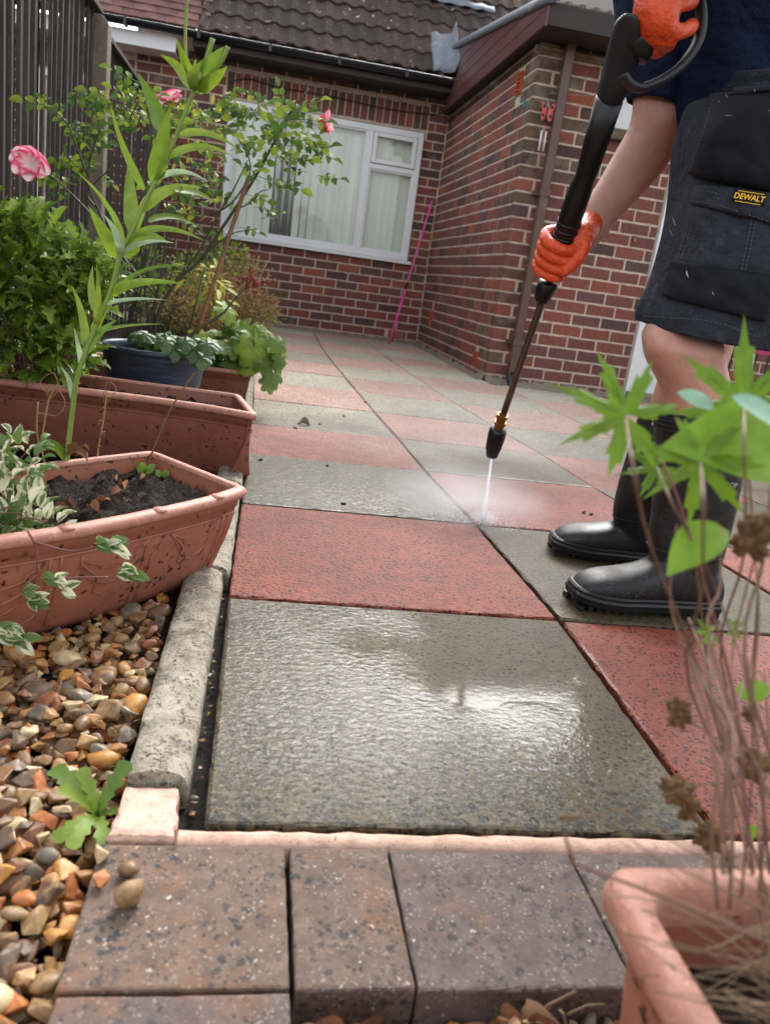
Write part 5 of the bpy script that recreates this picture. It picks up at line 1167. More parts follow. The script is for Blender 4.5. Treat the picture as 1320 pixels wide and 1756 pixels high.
# --- dry bits by the pavers
lt = empty('leaf_litter', (-.3, -.22, -.08), label='dry leaves and stalks lying on the gravel below the front edge of the pavers', cat='leaf litter')
for k in range(26):
    q = Vector((rnd.uniform(-.45, -.2), rnd.uniform(-.235, -.198), -.018)); put_leaf(BL[k % 4], lt, q, (rnd.uniform(-1, 1), rnd.uniform(-.5, .5), rnd.uniform(-.1, .5)), (rnd.uniform(-.5, .5), -.5, 1), rnd.uniform(.4, .8), 'dead_leaf')
for k in range(10):
    q = Vector((rnd.uniform(-.40, -.24), -.2-rnd.uniform(0, .03), -.014)); m = MB(); d = Vector((rnd.uniform(-1, 1), rnd.uniform(-.2, .2), rnd.uniform(0, .5)))*.05; m.tube([q, q+d*.5+Vector((0, 0, .004)), q+d], .0012, 5); m.build('straw', M['straw'], lt)
CL = ['dirt crumb lying under the pale crumpled leaf', 'large dark crumb right of the pale crumpled leaf', 'dirt crumb just below the pale crumpled leaf', 'lone crumb near the long joint, beyond the pale leaf', 'left of the two crumbs near the far boot toe', 'right of the two crumbs near the far boot toe', 'crumb on the grey slab close to the trough corner', 'crumb in the middle of the grey wet slab left of the jet', 'crumb at the front edge of the grey wet slab left of the jet', 'small crumb beyond the large one, near the long joint']
for k, (u, v) in enumerate([(512, 727), (548, 728), (508, 735), (625, 690), (1000, 880), (1012, 883), (445, 790), (560, 800), (590, 865), (590, 714)]):
    m = MB(); q = PZ(u, v, .001); cl = CL[k]; m.tube([q, q+Vector((rnd.uniform(-.01, .01), rnd.uniform(-.008, .008), .003))], [.005, .003], 6, round_=True); tag(m.build('debris_crumb', M['soil']), cl, 'dirt crumb', 'crumbs of dirt on the paving')
o = bpy.data.objects.new('dead_leaf', BL[0]); C.objects.link(o); o.matrix_basis = frame_of((1, .2, 0), (0, -.3, 1), 1.2, PZ(512, 727, .002)); tag(o, 'pale crumpled leaf on the grey slab left of the long joint', 'dead leaf')

# ------------------------------------------------------------------ foreground plants in the square pot
fg = empty('cranesbill', (-.18, -.40, .14), label='leggy plant with finely cut bright green leaves, near the camera in the square pot', cat='plant')
def palm(a):
    nl = 7; x = a/math.pi*nl/2*1.06; k = abs(x-round(x)); main = max(0, 1-k*2.2)**.95
    tooth = .26*abs(math.sin(a*19))*main**.5
    return .24+.76*main*(1-.25*abs(a)/math.pi)-tooth*.9
CM = [polar_leaf('leaf', palm, 132, .052, cup=.1, material=M['cranes'], seed=k, wav=.05, rings=5) for k in range(3)]
base = [Vector((-.19+rnd.uniform(-.05, .05), -.40+rnd.uniform(-.05, .05), .145)) for _ in range(8)]
def stalk(pts, r0, parent, material, n=5, name='stalk', ys=None):
    q = cr(pts, n); m = MB(); r0 *= .42; m.tube(q, list(np.linspace(r0, r0*.7, len(q))), 7); return m.build(name, material, parent, smooth=True)
for (u, v, y, s_, d, up, mid) in ((1072, 712, -.22, .98, (-.8, -.1, .35), (.1, -.62, .7), [(1215, 1200), (1120, 950), (1085, 800)]), (1200, 792, -.25, .85, (-.1, -.3, -.5), (.0, -.75, .55), [(1210, 1250), (1205, 1000), (1205, 860)]),
                                   (1275, 690, -.2, 1.1, (.0, -.1, .9), (.0, -.7, .6), [(1250, 1200), (1275, 950), (1275, 760)]), (1125, 800, -.16, .6, (-.5, -.1, -.1), (.2, -.8, .5), [(1230, 1250), (1190, 960), (1150, 860)])):
    q = PY(u, v, y); vw = (CP-q).normalized(); put_leaf(CM[rnd.randrange(3)], fg, q, RT*d[0]+UP*d[2], vw+UP*.45+RT*rnd.uniform(-.25, .25), s_)
    b0 = base[rnd.randrange(8)]; pts = [b0]+[PY(a, c, y-.03-.05*k) for k, (a, c) in enumerate(mid)]+[q]; stalk(pts, .0022, fg, M['twig'])
put_leaf(CM[0], fg, PY(1262, 1075, -.2), (-.5, -.2, .3), (0, -.8, .5), .35); put_leaf(CM[1], fg, PY(1215, 1085, -.22), (-.8, -.2, .1), (0, -.7, .6), .3)
BRL = leaf_mesh('leaf', lambda t: math.sin(math.pi*min(1, .05+t*.95)**.8)**.95*1.05, .085, .052, fold=.12, arch=.25, material=M['broad'], seg=12)
MNL = leaf_mesh('leaf', lambda t: math.sin(math.pi*t)**.6, .06, .022, fold=.1, arch=.1, material=M['mint'], seg=8)
bl_ = empty('broad_leaved_shoot', (-.15, -.38, .14), label='shoot with large smooth bright green leaves at the right edge, near the camera', cat='plant')
put_leaf(BRL, bl_, PY(1362, 775, -.24), (-.95, -.1, .02), (.1, -.8, .6), 1.0); put_leaf(BRL, bl_, PY(1238, 905, -.27), (-.55, -.15, -.42), (-.55, -.5, .6), .5)
put_leaf(BRL, bl_, PY(1262, 1188, -.25), (.7, -.1, .2), (-.2, -.8, .5), .28)
put_leaf(MNL, bl_, PY(1345, 735, -.26), (-.85, -.1, .35), (.3, -.7, .6), .7); put_leaf(MNL, bl_, PY(1225, 700, -.2), (-.8, -.1, .22), (0, -.8, .5), .5)
put_leaf(BRL, bl_, PY(1290, 1440, -.3), (-.4, -.3, .5), (0, -.8, .5), .25)
stalk([Vector((-.15, -.38, .14)), PY(1290, 1200, -.32), PY(1310, 950, -.28), PY(1335, 735, -.24)], .0028, bl_, M['twig']); stalk([Vector((-.16, -.4, .14)), PY(1240, 1180, -.34), PY(1235, 1000, -.3), PY(1238, 905, -.27)], .002, bl_, M['twig'])
dpn = empty('dried_flower_stalks', (-.16, -.41, .14), label='tangle of dried reddish stalks with dead flower heads in the square pot', cat='plant')
for pts in ([(1255, 1480), (1245, 1260), (1262, 1080), (1310, 900)], [(1240, 1500), (1228, 1330), (1205, 1200), (1150, 1040), (1160, 900)], [(1290, 1500), (1275, 1350), (1255, 1180), (1170, 880), (1130, 780)], [(1250, 1560), (1255, 1400), (1235, 1240), (1185, 1130), (1190, 1090)],
            [(1300, 1540), (1310, 1380), (1290, 1200), (1300, 1050), (1290, 900), (1280, 780)], [(1230, 1560), (1220, 1420), (1240, 1300), (1280, 1260), (1325, 1250)], [(1250, 1500), (1240, 1380), (1250, 1250), (1215, 1180), (1220, 1090)], [(1310, 1560), (1300, 1400), (1318, 1300), (1310, 1150)], [(1270, 1540), (1290, 1300), (1275, 1150), (1240, 1050), (1200, 940)],
            [(1270, 1300), (1230, 1180), (1180, 1060)], [(1280, 1450), (1265, 1320), (1230, 1270), (1170, 1230)], [(1320, 1500), (1300, 1330), (1260, 1230), (1290, 1130), (1300, 1000)]):
    y0 = -.40; n = len(pts); stalk([PY(u, v, -.36+.13*(k/(n-1))*rnd.uniform(.7, 1.1)) for k, (u, v) in enumerate(pts)], rnd.uniform(.0016, .0026), dpn, M['twig'])
stalk([PY(1300, 1610, -.42), PY(1190, 1560, -.41), PY(1090, 1520, -.39), PY(975, 1478, -.38)], .0026, dpn, M['twig']); stalk([PY(983, 1482, -.38), PY(972, 1445, -.38), PY(968, 1432, -.38)], .0022, dpn, M['twig'])
stalk([PY(1265, 1340, -.3), PY(1180, 1350, -.3), PY(1080, 1385, -.3), PY(965, 1402, -.3)], .0013, dpn, M['straw'])
m = MB(); q = PY(962, 1402, -.3); m.tube([q, q+Vector((.010, 0, .001))], [.0018, .0012], 6, round_=True); m.build('shoot_tip', M['straw'], dpn)
for (u, v, s_) in ((1160, 1222, .011), (1160, 1355, .012), (1180, 1385, .010), (1215, 1435, .012), (1285, 1310, .013), (1290, 925, .014), (1305, 900, .010), (1285, 1225, .006)):
    m = MB(); c_ = PY(u, v, -.28)
    for k in range(34):
        d = Vector((rnd.gauss(0, 1), rnd.gauss(0, 1), rnd.gauss(0, 1))).normalized(); m.tube([c_+d*s_*.3, c_+d*s_*rnd.uniform(.55, .85)], [s_*.34, s_*.16], 5, round_=True)
    m.build('dead_flower_head', M['deadhead'], dpn, smooth=True)
hay = empty('dry_grass_tuft', (-.17, -.42, .14), label='pale dry grass blades arching over the rim of the square pot', cat='dry grass')
ends = [(880, 1290), (940, 1320), (1105, 1460), (1090, 1400), (930, 1530), (1010, 1560), (1060, 1670), (1120, 1620), (1190, 1660), (1240, 1700), (1300, 1690), (1160, 1480), (1100, 1560), (1180, 1590), (1070, 1600), (1330, 1650), (1300, 1600), (1330, 1740), (1150, 1730), (1210, 1620), (1280, 1560)]
for k, (u, v) in enumerate(ends+[(rnd.uniform(1120, 1330), rnd.uniform(1560, 1760)) for _ in range(34)]):
    a = Vector((-.17+rnd.uniform(-.05, .07), -.42+rnd.uniform(-.06, .06), .15)); e = PY(u, v, rnd.uniform(-.44, -.36) if k >= 21 else -.36); stalk([a, a.lerp(e, .5)+Vector((rnd.uniform(-.02, .02), rnd.uniform(-.01, .02), rnd.uniform(.005, .045))), e], rnd.uniform(.0008, .0016), hay, M['straw'], name='blade')

# ------------------------------------------------------------------ the person
per = empty('person', (.4, .8, 0), label='person in navy t-shirt, black work shorts and orange gloves holding a pressure washer lance', cat='person')
def SR(L, R, y, ty, n=24, e=2.3, tz=0, yo=0):
    a = PY(L[0], L[1], y); b_ = PY(R[0], R[1], y); c = (a+b_)/2; h = (b_-a)/2; t = Vector((0, ty, tz)); out = []
    for k in range(n):
        w_ = 2*math.pi*k/n; cs, sn = math.cos(w_), math.sin(w_); out.append(c+h*(math.copysign(abs(cs)**(2/e), cs))+t*(math.copysign(abs(sn)**(2/e), sn))+Vector((0, yo, 0)))
    return out
def smooth_rings(rs, n=4):
    out = []; K = len(rs[0]); cols = [cr([r[j] for r in rs], n) for j in range(K)]
    return [[cols[j][i] for j in range(K)] for i in range(len(cols[0]))]
NY, FY = .66, .90
body = MB()
# near leg, knee slightly bent
body.rings(smooth_rings([SR((1225, 250), (1380, 300), .74, .07), SR((1190, 420), (1300, 455), .71, .055), SR((1146, 515), (1244, 532), .69, .045), SR((1108, 562), (1232, 572), .68, .052), SR((1106, 592), (1234, 598), NY, .057), SR((1114, 622), (1238, 626), NY, .056), SR((1136, 665), (1246, 665), NY, .055), SR((1142, 712), (1254, 712), NY, .055), SR((1140, 800), (1245, 806), NY, .045), SR((1150, 900), (1215, 910), NY, .030), SR((1165, 985), (1205, 1000), NY, .024)]))
body.tube([PY(1180, 985, NY), Vector((.28, .66, .052)), Vector((.20, .66, .042)), Vector((.13, .66, .036))], [.030, .026, .024, .018], 14, round_=True)
# far leg
body.rings(smooth_rings([SR((1170, 230), (1370, 280), .92, .085), SR((1160, 420), (1300, 450), .90, .075), SR((1150, 545), (1262, 550), .90, .060), SR((1140, 620), (1240, 625), FY, .054), SR((1115, 712), (1205, 715), FY, .052), SR((1095, 800), (1180, 800), FY+.01, .040), SR((1085, 880), (1150, 885), FY+.02, .028), SR((1100, 920), (1140, 930), FY+.03, .022)]))
body.tube([PY(1118, 915, FY+.03), Vector((.37, .925, .052)), Vector((.28, .94, .042)), Vector((.21, .955, .034))], [.030, .026, .024, .016], 14, round_=True)
# trunk, neck and head
TY = .90
body.rings(smooth_rings([SR((1200, 300), (1390, 330), TY, .14), SR((1215, 190), (1425, 230), TY, .155), SR((1205, 110), (1420, 110), TY, .14), SR((1175, 0), (1400, -40), TY, .155), SR((1130, -120), (1350, -190), TY, .17), SR((1085, -210), (1270, -300), TY, .15), SR((1060, -260), (1170, -330), TY, .07), SR((1040, -290), (1135, -355), TY, .058)]))
hd = PY(1045, -390, TY)
m_ = MB(); rs = []
for k in range(15):
    t = math.pi*k/14; rs.append([hd+Vector((math.cos(a)*math.sin(t)*.095*(1.1 if math.cos(a) < 0 else 1), math.sin(a)*math.sin(t)*.074, math.cos(t)*.112-(.02*math.sin(t) if math.cos(a) < 0 else 0))) for a in [2*math.pi*j/20 for j in range(20)]])
body.rings(rs); body.tube([hd+Vector((-.1, 0, .0)), hd+Vector((-.122, 0, -.022))], [.010, .014], 8, round_=True)
for s_ in (-1, 1): body.tube([hd+Vector((.005, s_*.074, .015)), hd+Vector((.012, s_*.082, -.018))], [.012, .009], 8, round_=True)
# far arm, reaching down the lance
AY = .98
arm_far = [SR((1078, -180), (1175, -200), .94, .055), SR((1085, -60), (1172, -60), .95, .05), SR((1088, 80), (1166, 80), .96, .044), SR((1088, 150), (1166, 160), .97, .042), SR((1087, 190), (1163, 205), .97, .042), SR((1078, 222), (1155, 248), .975, .042), SR((1055, 262), (1138, 288), .98, .040), SR((1030, 305), (1103, 330), .97, .034), SR((1004, 350), (1060, 375), .95, .027), SR((994, 382), (1038, 405), .94, .022), SR((975, 410), (1012, 430), .93, .019)]
body.rings(smooth_rings(arm_far, 3))
# near arm to the trigger, mostly above the photograph
sh, el, wr = PY(1150, -215, .70), PY(1270, -110, .58), PY(1150, -50, .62)
body.tube([sh+Vector((.02, .06, 0)), sh, sh.lerp(el, .5), el], [.05, .056, .048, .043], 14, round_=True); body.tube([el, el.lerp(wr, .35), wr.lerp(el, .1), wr], [.043, .043, .028, .027], 14, round_=True)
bo = body.build('body', M['skin'], per); remesh(bo, .006, 4)
hr = MB(); rh = random.Random(21)
def hairs(rings, n, y0v, ln):
    for _ in range(n):
        i = rh.randrange(1, len(rings)-1); r_ = rings[i]; j = rh.randrange(len(r_)); c = sum(r_, Vector())/len(r_); q = r_[j].lerp(rings[i+1][j], rh.random()); nn = (q-c).normalized(); dn = (rings[i+1][j]-r_[j]).normalized()
        if nn.dot(CP-q) < -.1: continue
        q = q-nn*.0012; e = q+nn*.0035+dn*ln*rh.uniform(.5, 1)+Vector((rh.uniform(-.002, .002), 0, rh.uniform(-.002, .002))); hr.tube([q, q.lerp(e, .5)+nn*.001, e], [.00008, .00007, .00004], 3)
hairs(smooth_rings(arm_far, 3), 700, 0, .007)
hairs(smooth_rings([SR((1106, 592), (1234, 598), NY, .057), SR((1114, 622), (1238, 626), NY, .056), SR((1136, 665), (1246, 665), NY, .055), SR((1142, 712), (1254, 712), NY, .055)], 4), 700, 0, .006)
ho = hr.build('body_hair', M['cane'], per); ho['kind'] = 'stuff'
# face, hair
f_ = MB()
for s_ in (-1, 1): f_.tube([hd+Vector((-.086, s_*.03, .008)), hd+Vector((-.092, s_*.03, .008))], .011, 10, round_=True)
f_.build('eyes', M['white_pvc'], per, smooth=True)
f_ = MB(); f_.tube([hd+Vector((-.094, -.022, -.056)), hd+Vector((-.099, 0, -.054)), hd+Vector((-.094, .022, -.056))], .005, 8); f_.build('mouth', M['butterfly'], per, smooth=True)
f_ = MB(); rs = []
for k in range(9):
    t = math.pi*.52*k/8; rs.append([hd+Vector((.012+math.cos(a)*math.sin(t)*.103, math.sin(a)*math.sin(t)*.083, .012+math.cos(t)*.115)) for a in [2*math.pi*j/20 for j in range(20)]])
f_.rings(rs); f_.build('hair', M['cane'], per, smooth=True)
# shirt
def fold(rs, amp, fr, seed):
    out = []
    for i, r in enumerate(rs):
        c = sum(r, Vector())/len(r); out.append([q+(q-c).normalized()*amp*noise.noise(Vector((q.x*fr, q.y*fr, q.z*fr*.45))+Vector((seed, 0, 0))) for q in r])
    return out
sh_ = MB()
TS = smooth_rings([SR((1186, 222), (1445, 205), TY, .16, 40), SR((1172, 170), (1445, 150), TY, .165, 40), SR((1150, 100), (1438, 50), TY, .17, 40), SR((1122, 20), (1420, -60), TY, .175, 40), SR((1090, -110), (1370, -210), TY, .195, 40), SR((1062, -210), (1290, -320), TY, .17, 40), SR((1050, -260), (1190, -345), TY, .09, 40)], 7)
sh_.rings(fold(TS, .034, 10, 3), cap=False)
SL_ = smooth_rings([SR((1083, 168), (1170, 192), .965, .052, 28), SR((1076, 110), (1176, 125), .955, .058, 28), SR((1062, 30), (1185, 40), .95, .064, 28), SR((1050, -80), (1185, -60), .94, .07, 28), SR((1050, -200), (1190, -220), .92, .075, 28)], 6)
sh_.rings(fold(SL_, .018, 15, 8), cap=False)
a_ = sh; rs_ = MB(); sh_.tube([sh+Vector((.03, .09, .0)), sh+Vector((0, .02, .01)), sh.lerp(el, .45), sh.lerp(el, .62)], [.07, .075, .066, .064], 22)
so_ = sh_.build('shirt', M['navy'], per, smooth=True); k = so_.modifiers.new('s', 'SOLIDIFY'); k.thickness = .003
# shorts
st_ = MB()
NR = smooth_rings([SR((1105, 554), (1304, 590), .70, .125, 48, 2.6, .012), SR((1110, 528), (1310, 560), .70, .13, 48, 2.6, .008), SR((1142, 460), (1322, 500), .70, .135, 48, 2.6), SR((1163, 390), (1336, 430), .71, .14, 48, 2.6), SR((1180, 310), (1350, 355), .72, .145, 48, 2.5), SR((1184, 230), (1372, 280), .73, .15, 48, 2.5), SR((1204, 170), (1400, 200), .75, .16, 48, 2.4)], 6)
NR = fold(NR, .010, 17, 5); st_.rings(NR, cap=False)
FR = smooth_rings([SR((1160, 548), (1262, 566), .91, .09, 32, 2.5), SR((1176, 430), (1300, 460), .91, .1, 32, 2.5), SR((1180, 300), (1350, 340), .90, .12, 32, 2.4), SR((1200, 180), (1400, 210), .87, .14, 32, 2.4)], 6)
st_.rings(fold(FR, .008, 15, 9), cap=False)
st_.rings(fold(smooth_rings([SR((1195, 300), (1400, 330), TY-.03, .17, 40), SR((1205, 190), (1430, 225), TY, .18, 40), SR((1215, 110), (1430, 100), TY, .165, 40)], 5), .006, 14, 2), cap=True)
shorts = st_.build('shorts', M['denim'], per, smooth=True); k = shorts.modifiers.new('s', 'SOLIDIFY'); k.thickness = .003
from mathutils.bvhtree import BVHTree
bvh = BVHTree.FromPolygons([Vector(v) for v in st_.v], st_.f)
def hit(u, v, lift=.003):
    d = ray(u, v).normalized(); loc, nn, i, dist = bvh.ray_cast(CP, d)
    if loc is None: return None
    return loc-d*lift
def patch(name, TL, TR, BR, BL, material, lift=.004, nx=22, ny=16, puff=.006, parent=None, th=.0025):
    vs = []; last = None
    for j in range(ny+1):
        for i in range(nx+1):
            s, t = i/nx, j/ny; u = (TL[0]*(1-s)+TR[0]*s)*(1-t)+(BL[0]*(1-s)+BR[0]*s)*t; v = (TL[1]*(1-s)+TR[1]*s)*(1-t)+(BL[1]*(1-s)+BR[1]*s)*t
            e = min(s, 1-s, t, 1-t); h = hit(u, v, lift+puff*min(1, e*7)+.0055*noise.noise(Vector((u*.045, v*.045, lift*99))))
            if h is None: h = (last+Vector((.004, .0, 0))) if last is not None else PY(u, v, .62)
            last = h; vs.append(tuple(h))
    m = MB(); m.add(vs, [(j*(nx+1)+i, j*(nx+1)+i+1, (j+1)*(nx+1)+i+1, (j+1)*(nx+1)+i) for j in range(ny) for i in range(nx)])
    o = m.build(name, material, parent or shorts, smooth=True); k = o.modifiers.new('s', 'SOLIDIFY'); k.thickness = th; k.offset = -1; return o
# the shirt tail lies outside the trunk, so pouches are laid on a slightly fuller surface
patch('cargo_pocket', (1183, 352), (1345, 372), (1328, 478), (1156, 450), M['denim'], .004, puff=.004)
patch('reinforced_band', (1152, 446), (1330, 474), (1312, 552), (1136, 508), M['denim_dark'], .006, puff=.004)
patch('pocket_flap', (1190, 318), (1350, 330), (1350, 390), (1182, 348), M['denim'], .012, ny=8, puff=.004)
patch('hanging_pouch', (1218, 158), (1372, 150), (1345, 334), (1178, 298), M['denim_dark'], .016, puff=.014)
patch('pouch_binding', (1232, 128), (1372, 112), (1372, 152), (1217, 166), M['denim'], .021, ny=6, puff=.006)
lab = patch('brand_label', (1259, 324), (1313, 331), (1309, 353), (1255, 345), M['denim_dark'], .0185, nx=6, ny=4, puff=.0006)
def stitch(pts, lift=.006, step=7, parent=shorts, r_=.0006):
    m = MB()
    for (a, b_) in zip(pts[:-1], pts[1:]):
        a = Vector(a); b_ = Vector(b_); n = max(1, int((b_-a).length/step))
        for i in range(n):
            p, q = a.lerp(b_, i/n), a.lerp(b_, (i+.6)/n); h1, h2 = hit(p.x, p.y, lift), hit(q.x, q.y, lift)
            if h1 and h2: m.tube([h1, h2], r_, 4)
    if m.v: m.build('stitching', M['thread'], parent)
stitch([(1104, 542), (1200, 548), (1240, 556), (1298, 578)], .0035); stitch([(1190, 352), (1160, 446)], .0115); stitch([(1196, 353), (1166, 447)], .0115); stitch([(1290, 368), (1270, 465)], .0125); stitch([(1297, 369), (1277, 466)], .0125)
stitch([(1194, 322), (1187, 344), (1232, 352), (1318, 380)], .0195); stitch([(1190, 326), (1225, 330), (1234, 346)], .0195); stitch([(1222, 170), (1184, 292)], .029); stitch([(1234, 134), (1265, 122), (1318, 120)], .030); stitch([(1226, 158), (1262, 142), (1318, 144)], .030)
m = MB()
for (u, v, a, l, w_, lf) in ((1178, 470, 1.3, 11, 4, .0155), (1222, 503, 1.2, 6, 2.4, .0155), (1248, 198, .05, 13, 1.5, .034), (1293, 155, 1.5, 6, 1, .033), (1245, 165, 1.2, 6, 1.2, .033), (1300, 250, 1.5, 6, 1.4, .034), (1232, 174, .5, 2, 1.6, .034), (1318, 190, .5, 2.5, 1.5, .034), (1312, 207, 1.3, 4, 1.3, .034), (1245, 405, 2.5, 5, 1, .012), (1155, 380, 1.2, 14, 2.2, .004), (1150, 400, 1.2, 10, 1.6, .004)):
    l *= .55; lf -= .001; p, q = hit(u-math.cos(a)*l, v-math.sin(a)*l, lf), hit(u+math.cos(a)*l, v+math.sin(a)*l, lf); c_ = hit(u+rnd.uniform(-1, 1), v, lf)
    if p and q and c_: m.tube([p, c_, q], [w_*.00018, w_*.00034, w_*.00015], 5)
m.build('paint_splashes', mat('dried_paint', [sr(150, 164, 168), sr(190, 178, 168)], .1, 30, .7, bumps=()), shorts)
# lettering on the label
a, b_, c_ = hit(1259, 333, .0255), hit(1309, 341, .0255), hit(1256, 345, .0255)
ex = (b_-a).normalized(); ez = (a-c_).normalized(); ez = (ez-ex*ez.dot(ex)).normalized(); en = ex.cross(ez)
def text(name, s, o_, size, mt, parent, ex, ez, en, ext=.0002, spacing=1.0, sx=1.0):
    cu = bpy.data.curves.new(name, 'FONT'); cu.body = s; cu.size = size; cu.extrude = ext; cu.offset = size*.022; cu.space_character = spacing; cu.align_x = 'CENTER'; cu.align_y = 'CENTER'; cu.resolution_u = 4; cu.materials.append(mt)
    o = bpy.data.objects.new(name, cu); C.objects.link(o); o.parent = parent
    dg = bpy.context.evaluated_depsgraph_get(); me = bpy.data.meshes.new_from_object(o.evaluated_get(dg)); bpy.data.objects.remove(o); o = bpy.data.objects.new(name, me); C.objects.link(o); o.parent = parent
    if parent.type == 'EMPTY': o.matrix_parent_inverse = parent.matrix_basis.inverted()
    o.matrix_basis = Matrix(((ex.x*sx, ez.x, en.x, o_.x), (ex.y*sx, ez.y, en.y, o_.y), (ex.z*sx, ez.z, en.z, o_.z), (0, 0, 0, 1))); return o
ctr = hit(1284, 339, .0275); Lw = (b_-a).length
text('lettering', 'DEWALT', ctr, Lw*.28, M['yellow'], shorts, ex, ez, en, sx=.92)
m = MB()
for dz in (.37, -.37):
    p = ctr+ez*Lw*.5*dz*.98; m.tube([p-ex*Lw*.44, p+ex*Lw*.44], .0007, 4)
m.build('label_line', M['yellow'], shorts)

# boots
def boot(label, toe, heel, shaft, yc, name='rubber_boot'):
    root = empty(name, ((toe.x+heel.x)/2, yc, 0), label=label, cat='boot')
    m = MB(); d = (toe-heel); L = d.length; d.normalize(); s = Vector((-d.y, d.x, 0)); st_ = [(-.01, .055, .030, .075), (.03, .085, .037, .080), (.16, .11, .040, .078), (.30, .128, .042, .080), (.42, .112, .044, .075), (.55, .088, .047, .068), (.70, .074, .050, .060), (.84, .066, .048, .052), (.94, .055, .038, .040), (1.0, .036, .022, .028)]
    rs = []
    for t, h, w_, _ in st_:
        c = heel+d*L*t; rs.append([c+s*w_*math.copysign(abs(math.cos(a))**.75, math.cos(a))+Vector((0, 0, .016+(h-.016)*(.5+.5*math.copysign(abs(math.sin(a))**.8, math.sin(a))))) for a in [2*math.pi*k/24 for k in range(24)]])
    m.rings(smooth_rings(rs, 3)); m.rings(smooth_rings(shaft, 4)); o = m.build('upper', M['boot'], root); remesh(o, .0045, 6)
    def outline(g, z):
        P = []
        W_ = [(0, .026), (.03, .034), (.15, .041), (.35, .043), (.55, .047), (.72, .053), (.86, .050), (.95, .040), (1.0, .022)]
        for t, w_ in W_: P.append(heel+d*(L*t+(g if t > .5 else -g)*(abs(t-.5)*2))+s*(w_+g)+Vector((0, 0, z+.012*max(0, t-.8)*3)))
        for t, w_ in reversed(W_): P.append(heel+d*(L*t+(g if t > .5 else -g)*(abs(t-.5)*2))-s*(w_+g)+Vector((0, 0, z+.012*max(0, t-.8)*3)))
        return P
    n = 60
    def rsm(P): return resample(P, n)
    m = MB(); m.rings([rsm(outline(.0, .007)), rsm(outline(.004, .010)), rsm(outline(.006, .022)), rsm(outline(.003, .026)), rsm(outline(.0035, .031)), rsm(outline(.0, .034))]); sole = m.build('sole', M['sole'], root, smooth=False)
    m = MB()
    for k in range(17):
        t = .02+.96*k/16
        if .27 < t < .42: continue
        for sg in (-1, 1):
            c = heel+d*L*t+s*sg*(.024 if t < .6 else .031); m.box((-.0045, -.010, .0), (.0045, .010, .010), M=Matrix.Translation((c.x, c.y, .0)) @ Matrix.Rotation(math.atan2(d.y, d.x), 4, 'Z'))
    tag(m.build('tread', M['sole'], root), kind='stuff')
    top = shaft[-1]; c = sum(top, Vector())/len(top); m = MB(); r0 = [c+(q-c)*1.015 for q in top]; dn = (sum(shaft[-2], Vector())/len(top)-c).normalized()
    for k, w_ in ((0, .0022), (.012, .0013), (.02, .0013), (.028, .0013)): m.tube([q+dn*k for q in r0]+[r0[0]+dn*k], w_, 6)
    m.build('top_band', M['boot'], root, smooth=True)
    m = MB(); pr_ = shaft[1]; m.tube([q+(q-sum(pr_, Vector())/len(pr_)).normalized()*.001 for q in pr_]+[pr_[0]], .0012, 5); m.build('ankle_seam', M['boot'], root, smooth=True)
    return root
nb_ = boot('near black rubber boot, its toe on the joint by the red slab', Vector((.075, .655, 0)), Vector((.365, .66, 0)), [SR((1122, 985), (1222, 1000), NY, .040), SR((1113, 935), (1236, 950), NY, .046), SR((1120, 880), (1250, 895), NY, .052), SR((1126, 800), (1266, 806), NY, .060), SR((1127, 716), (1270, 716), NY, .064), SR((1128, 706), (1271, 707), NY, .064)], .66)
fb_ = boot('far black rubber boot, partly hidden behind the near boot', Vector((.145, .965, 0)), Vector((.45, .92, 0)), [SR((1062, 930), (1160, 935), FY+.03, .040), SR((1052, 885), (1170, 890), FY+.02, .044), SR((1060, 840), (1185, 845), FY, .05), SR((1078, 780), (1200, 785), FY, .056), SR((1100, 712), (1222, 712), FY, .062), SR((1102, 704), (1223, 704), FY, .062)], .93)
q = PY(1243, 832, NY-.058); ex = Vector((1, .12, .02)).normalized(); en = Vector((.12, -1, 0)).normalized(); ez = en.cross(ex); text('lettering', 'DUNLOP', q, .0125, M['grey_print'], nb_, ex, ez, en)

# ------------------------------------------------------------------ the pressure washer lance
LYf = lambda v: .67+(v-60)/700*.45
def lp3(u, v): return PY(u, v, LYf(v))
lance = empty('pressure_washer_lance', lp3(930, 500), label='black and steel pressure washer lance with trigger gun pointing down at the slabs', cat='pressure washer lance')
def seg(name, pts, rad, material, n=18, parent=lance): m = MB(); m.tube([lp3(*p) for p in pts], rad, n); return m.build(name, material, parent, smooth=True)
N0, N1 = lp3(843, 782), lp3(854, 735)
noz = seg('nozzle', [(843, 783), (843.3, 781), (845, 772), (851, 747), (853.5, 738), (854.5, 734)], [.010, .0145, .0165, .0205, .0205, .016], M['lance_black'])
m = MB(); c_ = lp3(849, 757); ax = (N1-N0).normalized(); e1 = ax.orthogonal().normalized(); e2 = ax.cross(e1)
for k in range(12): a = 2*math.pi*k/12; o1 = (e1*math.cos(a)+e2*math.sin(a)); m.tube([lp3(845, 771)+o1*.0168, lp3(852, 744)+o1*.0202], .0013, 5)
m.build('grip_rib', M['lance_black'], noz)
m = MB()
for (a, c, r_) in (((854.5, 734), (857, 727), .0115), ((857, 727), (858, 723), .0145), ((858, 723), (860, 717), .0110), ((860, 717), (862, 711), .0135), ((862, 711), (863, 708), .009)): m.tube([lp3(*a), lp3(*c)], r_, 12)
m.build('brass_coupling', M['brass'], lance)
seg('lance_tube', [(863, 710), (885, 645), (908, 578), (931, 512), (944, 478), (956, 440)], .0078, M['steel'])
cp2 = seg('coupling', [(928, 516), (929, 512), (933, 500), (940, 486), (941, 482)], [.014, .0165, .0195, .0205, .018], M['lance_black'])
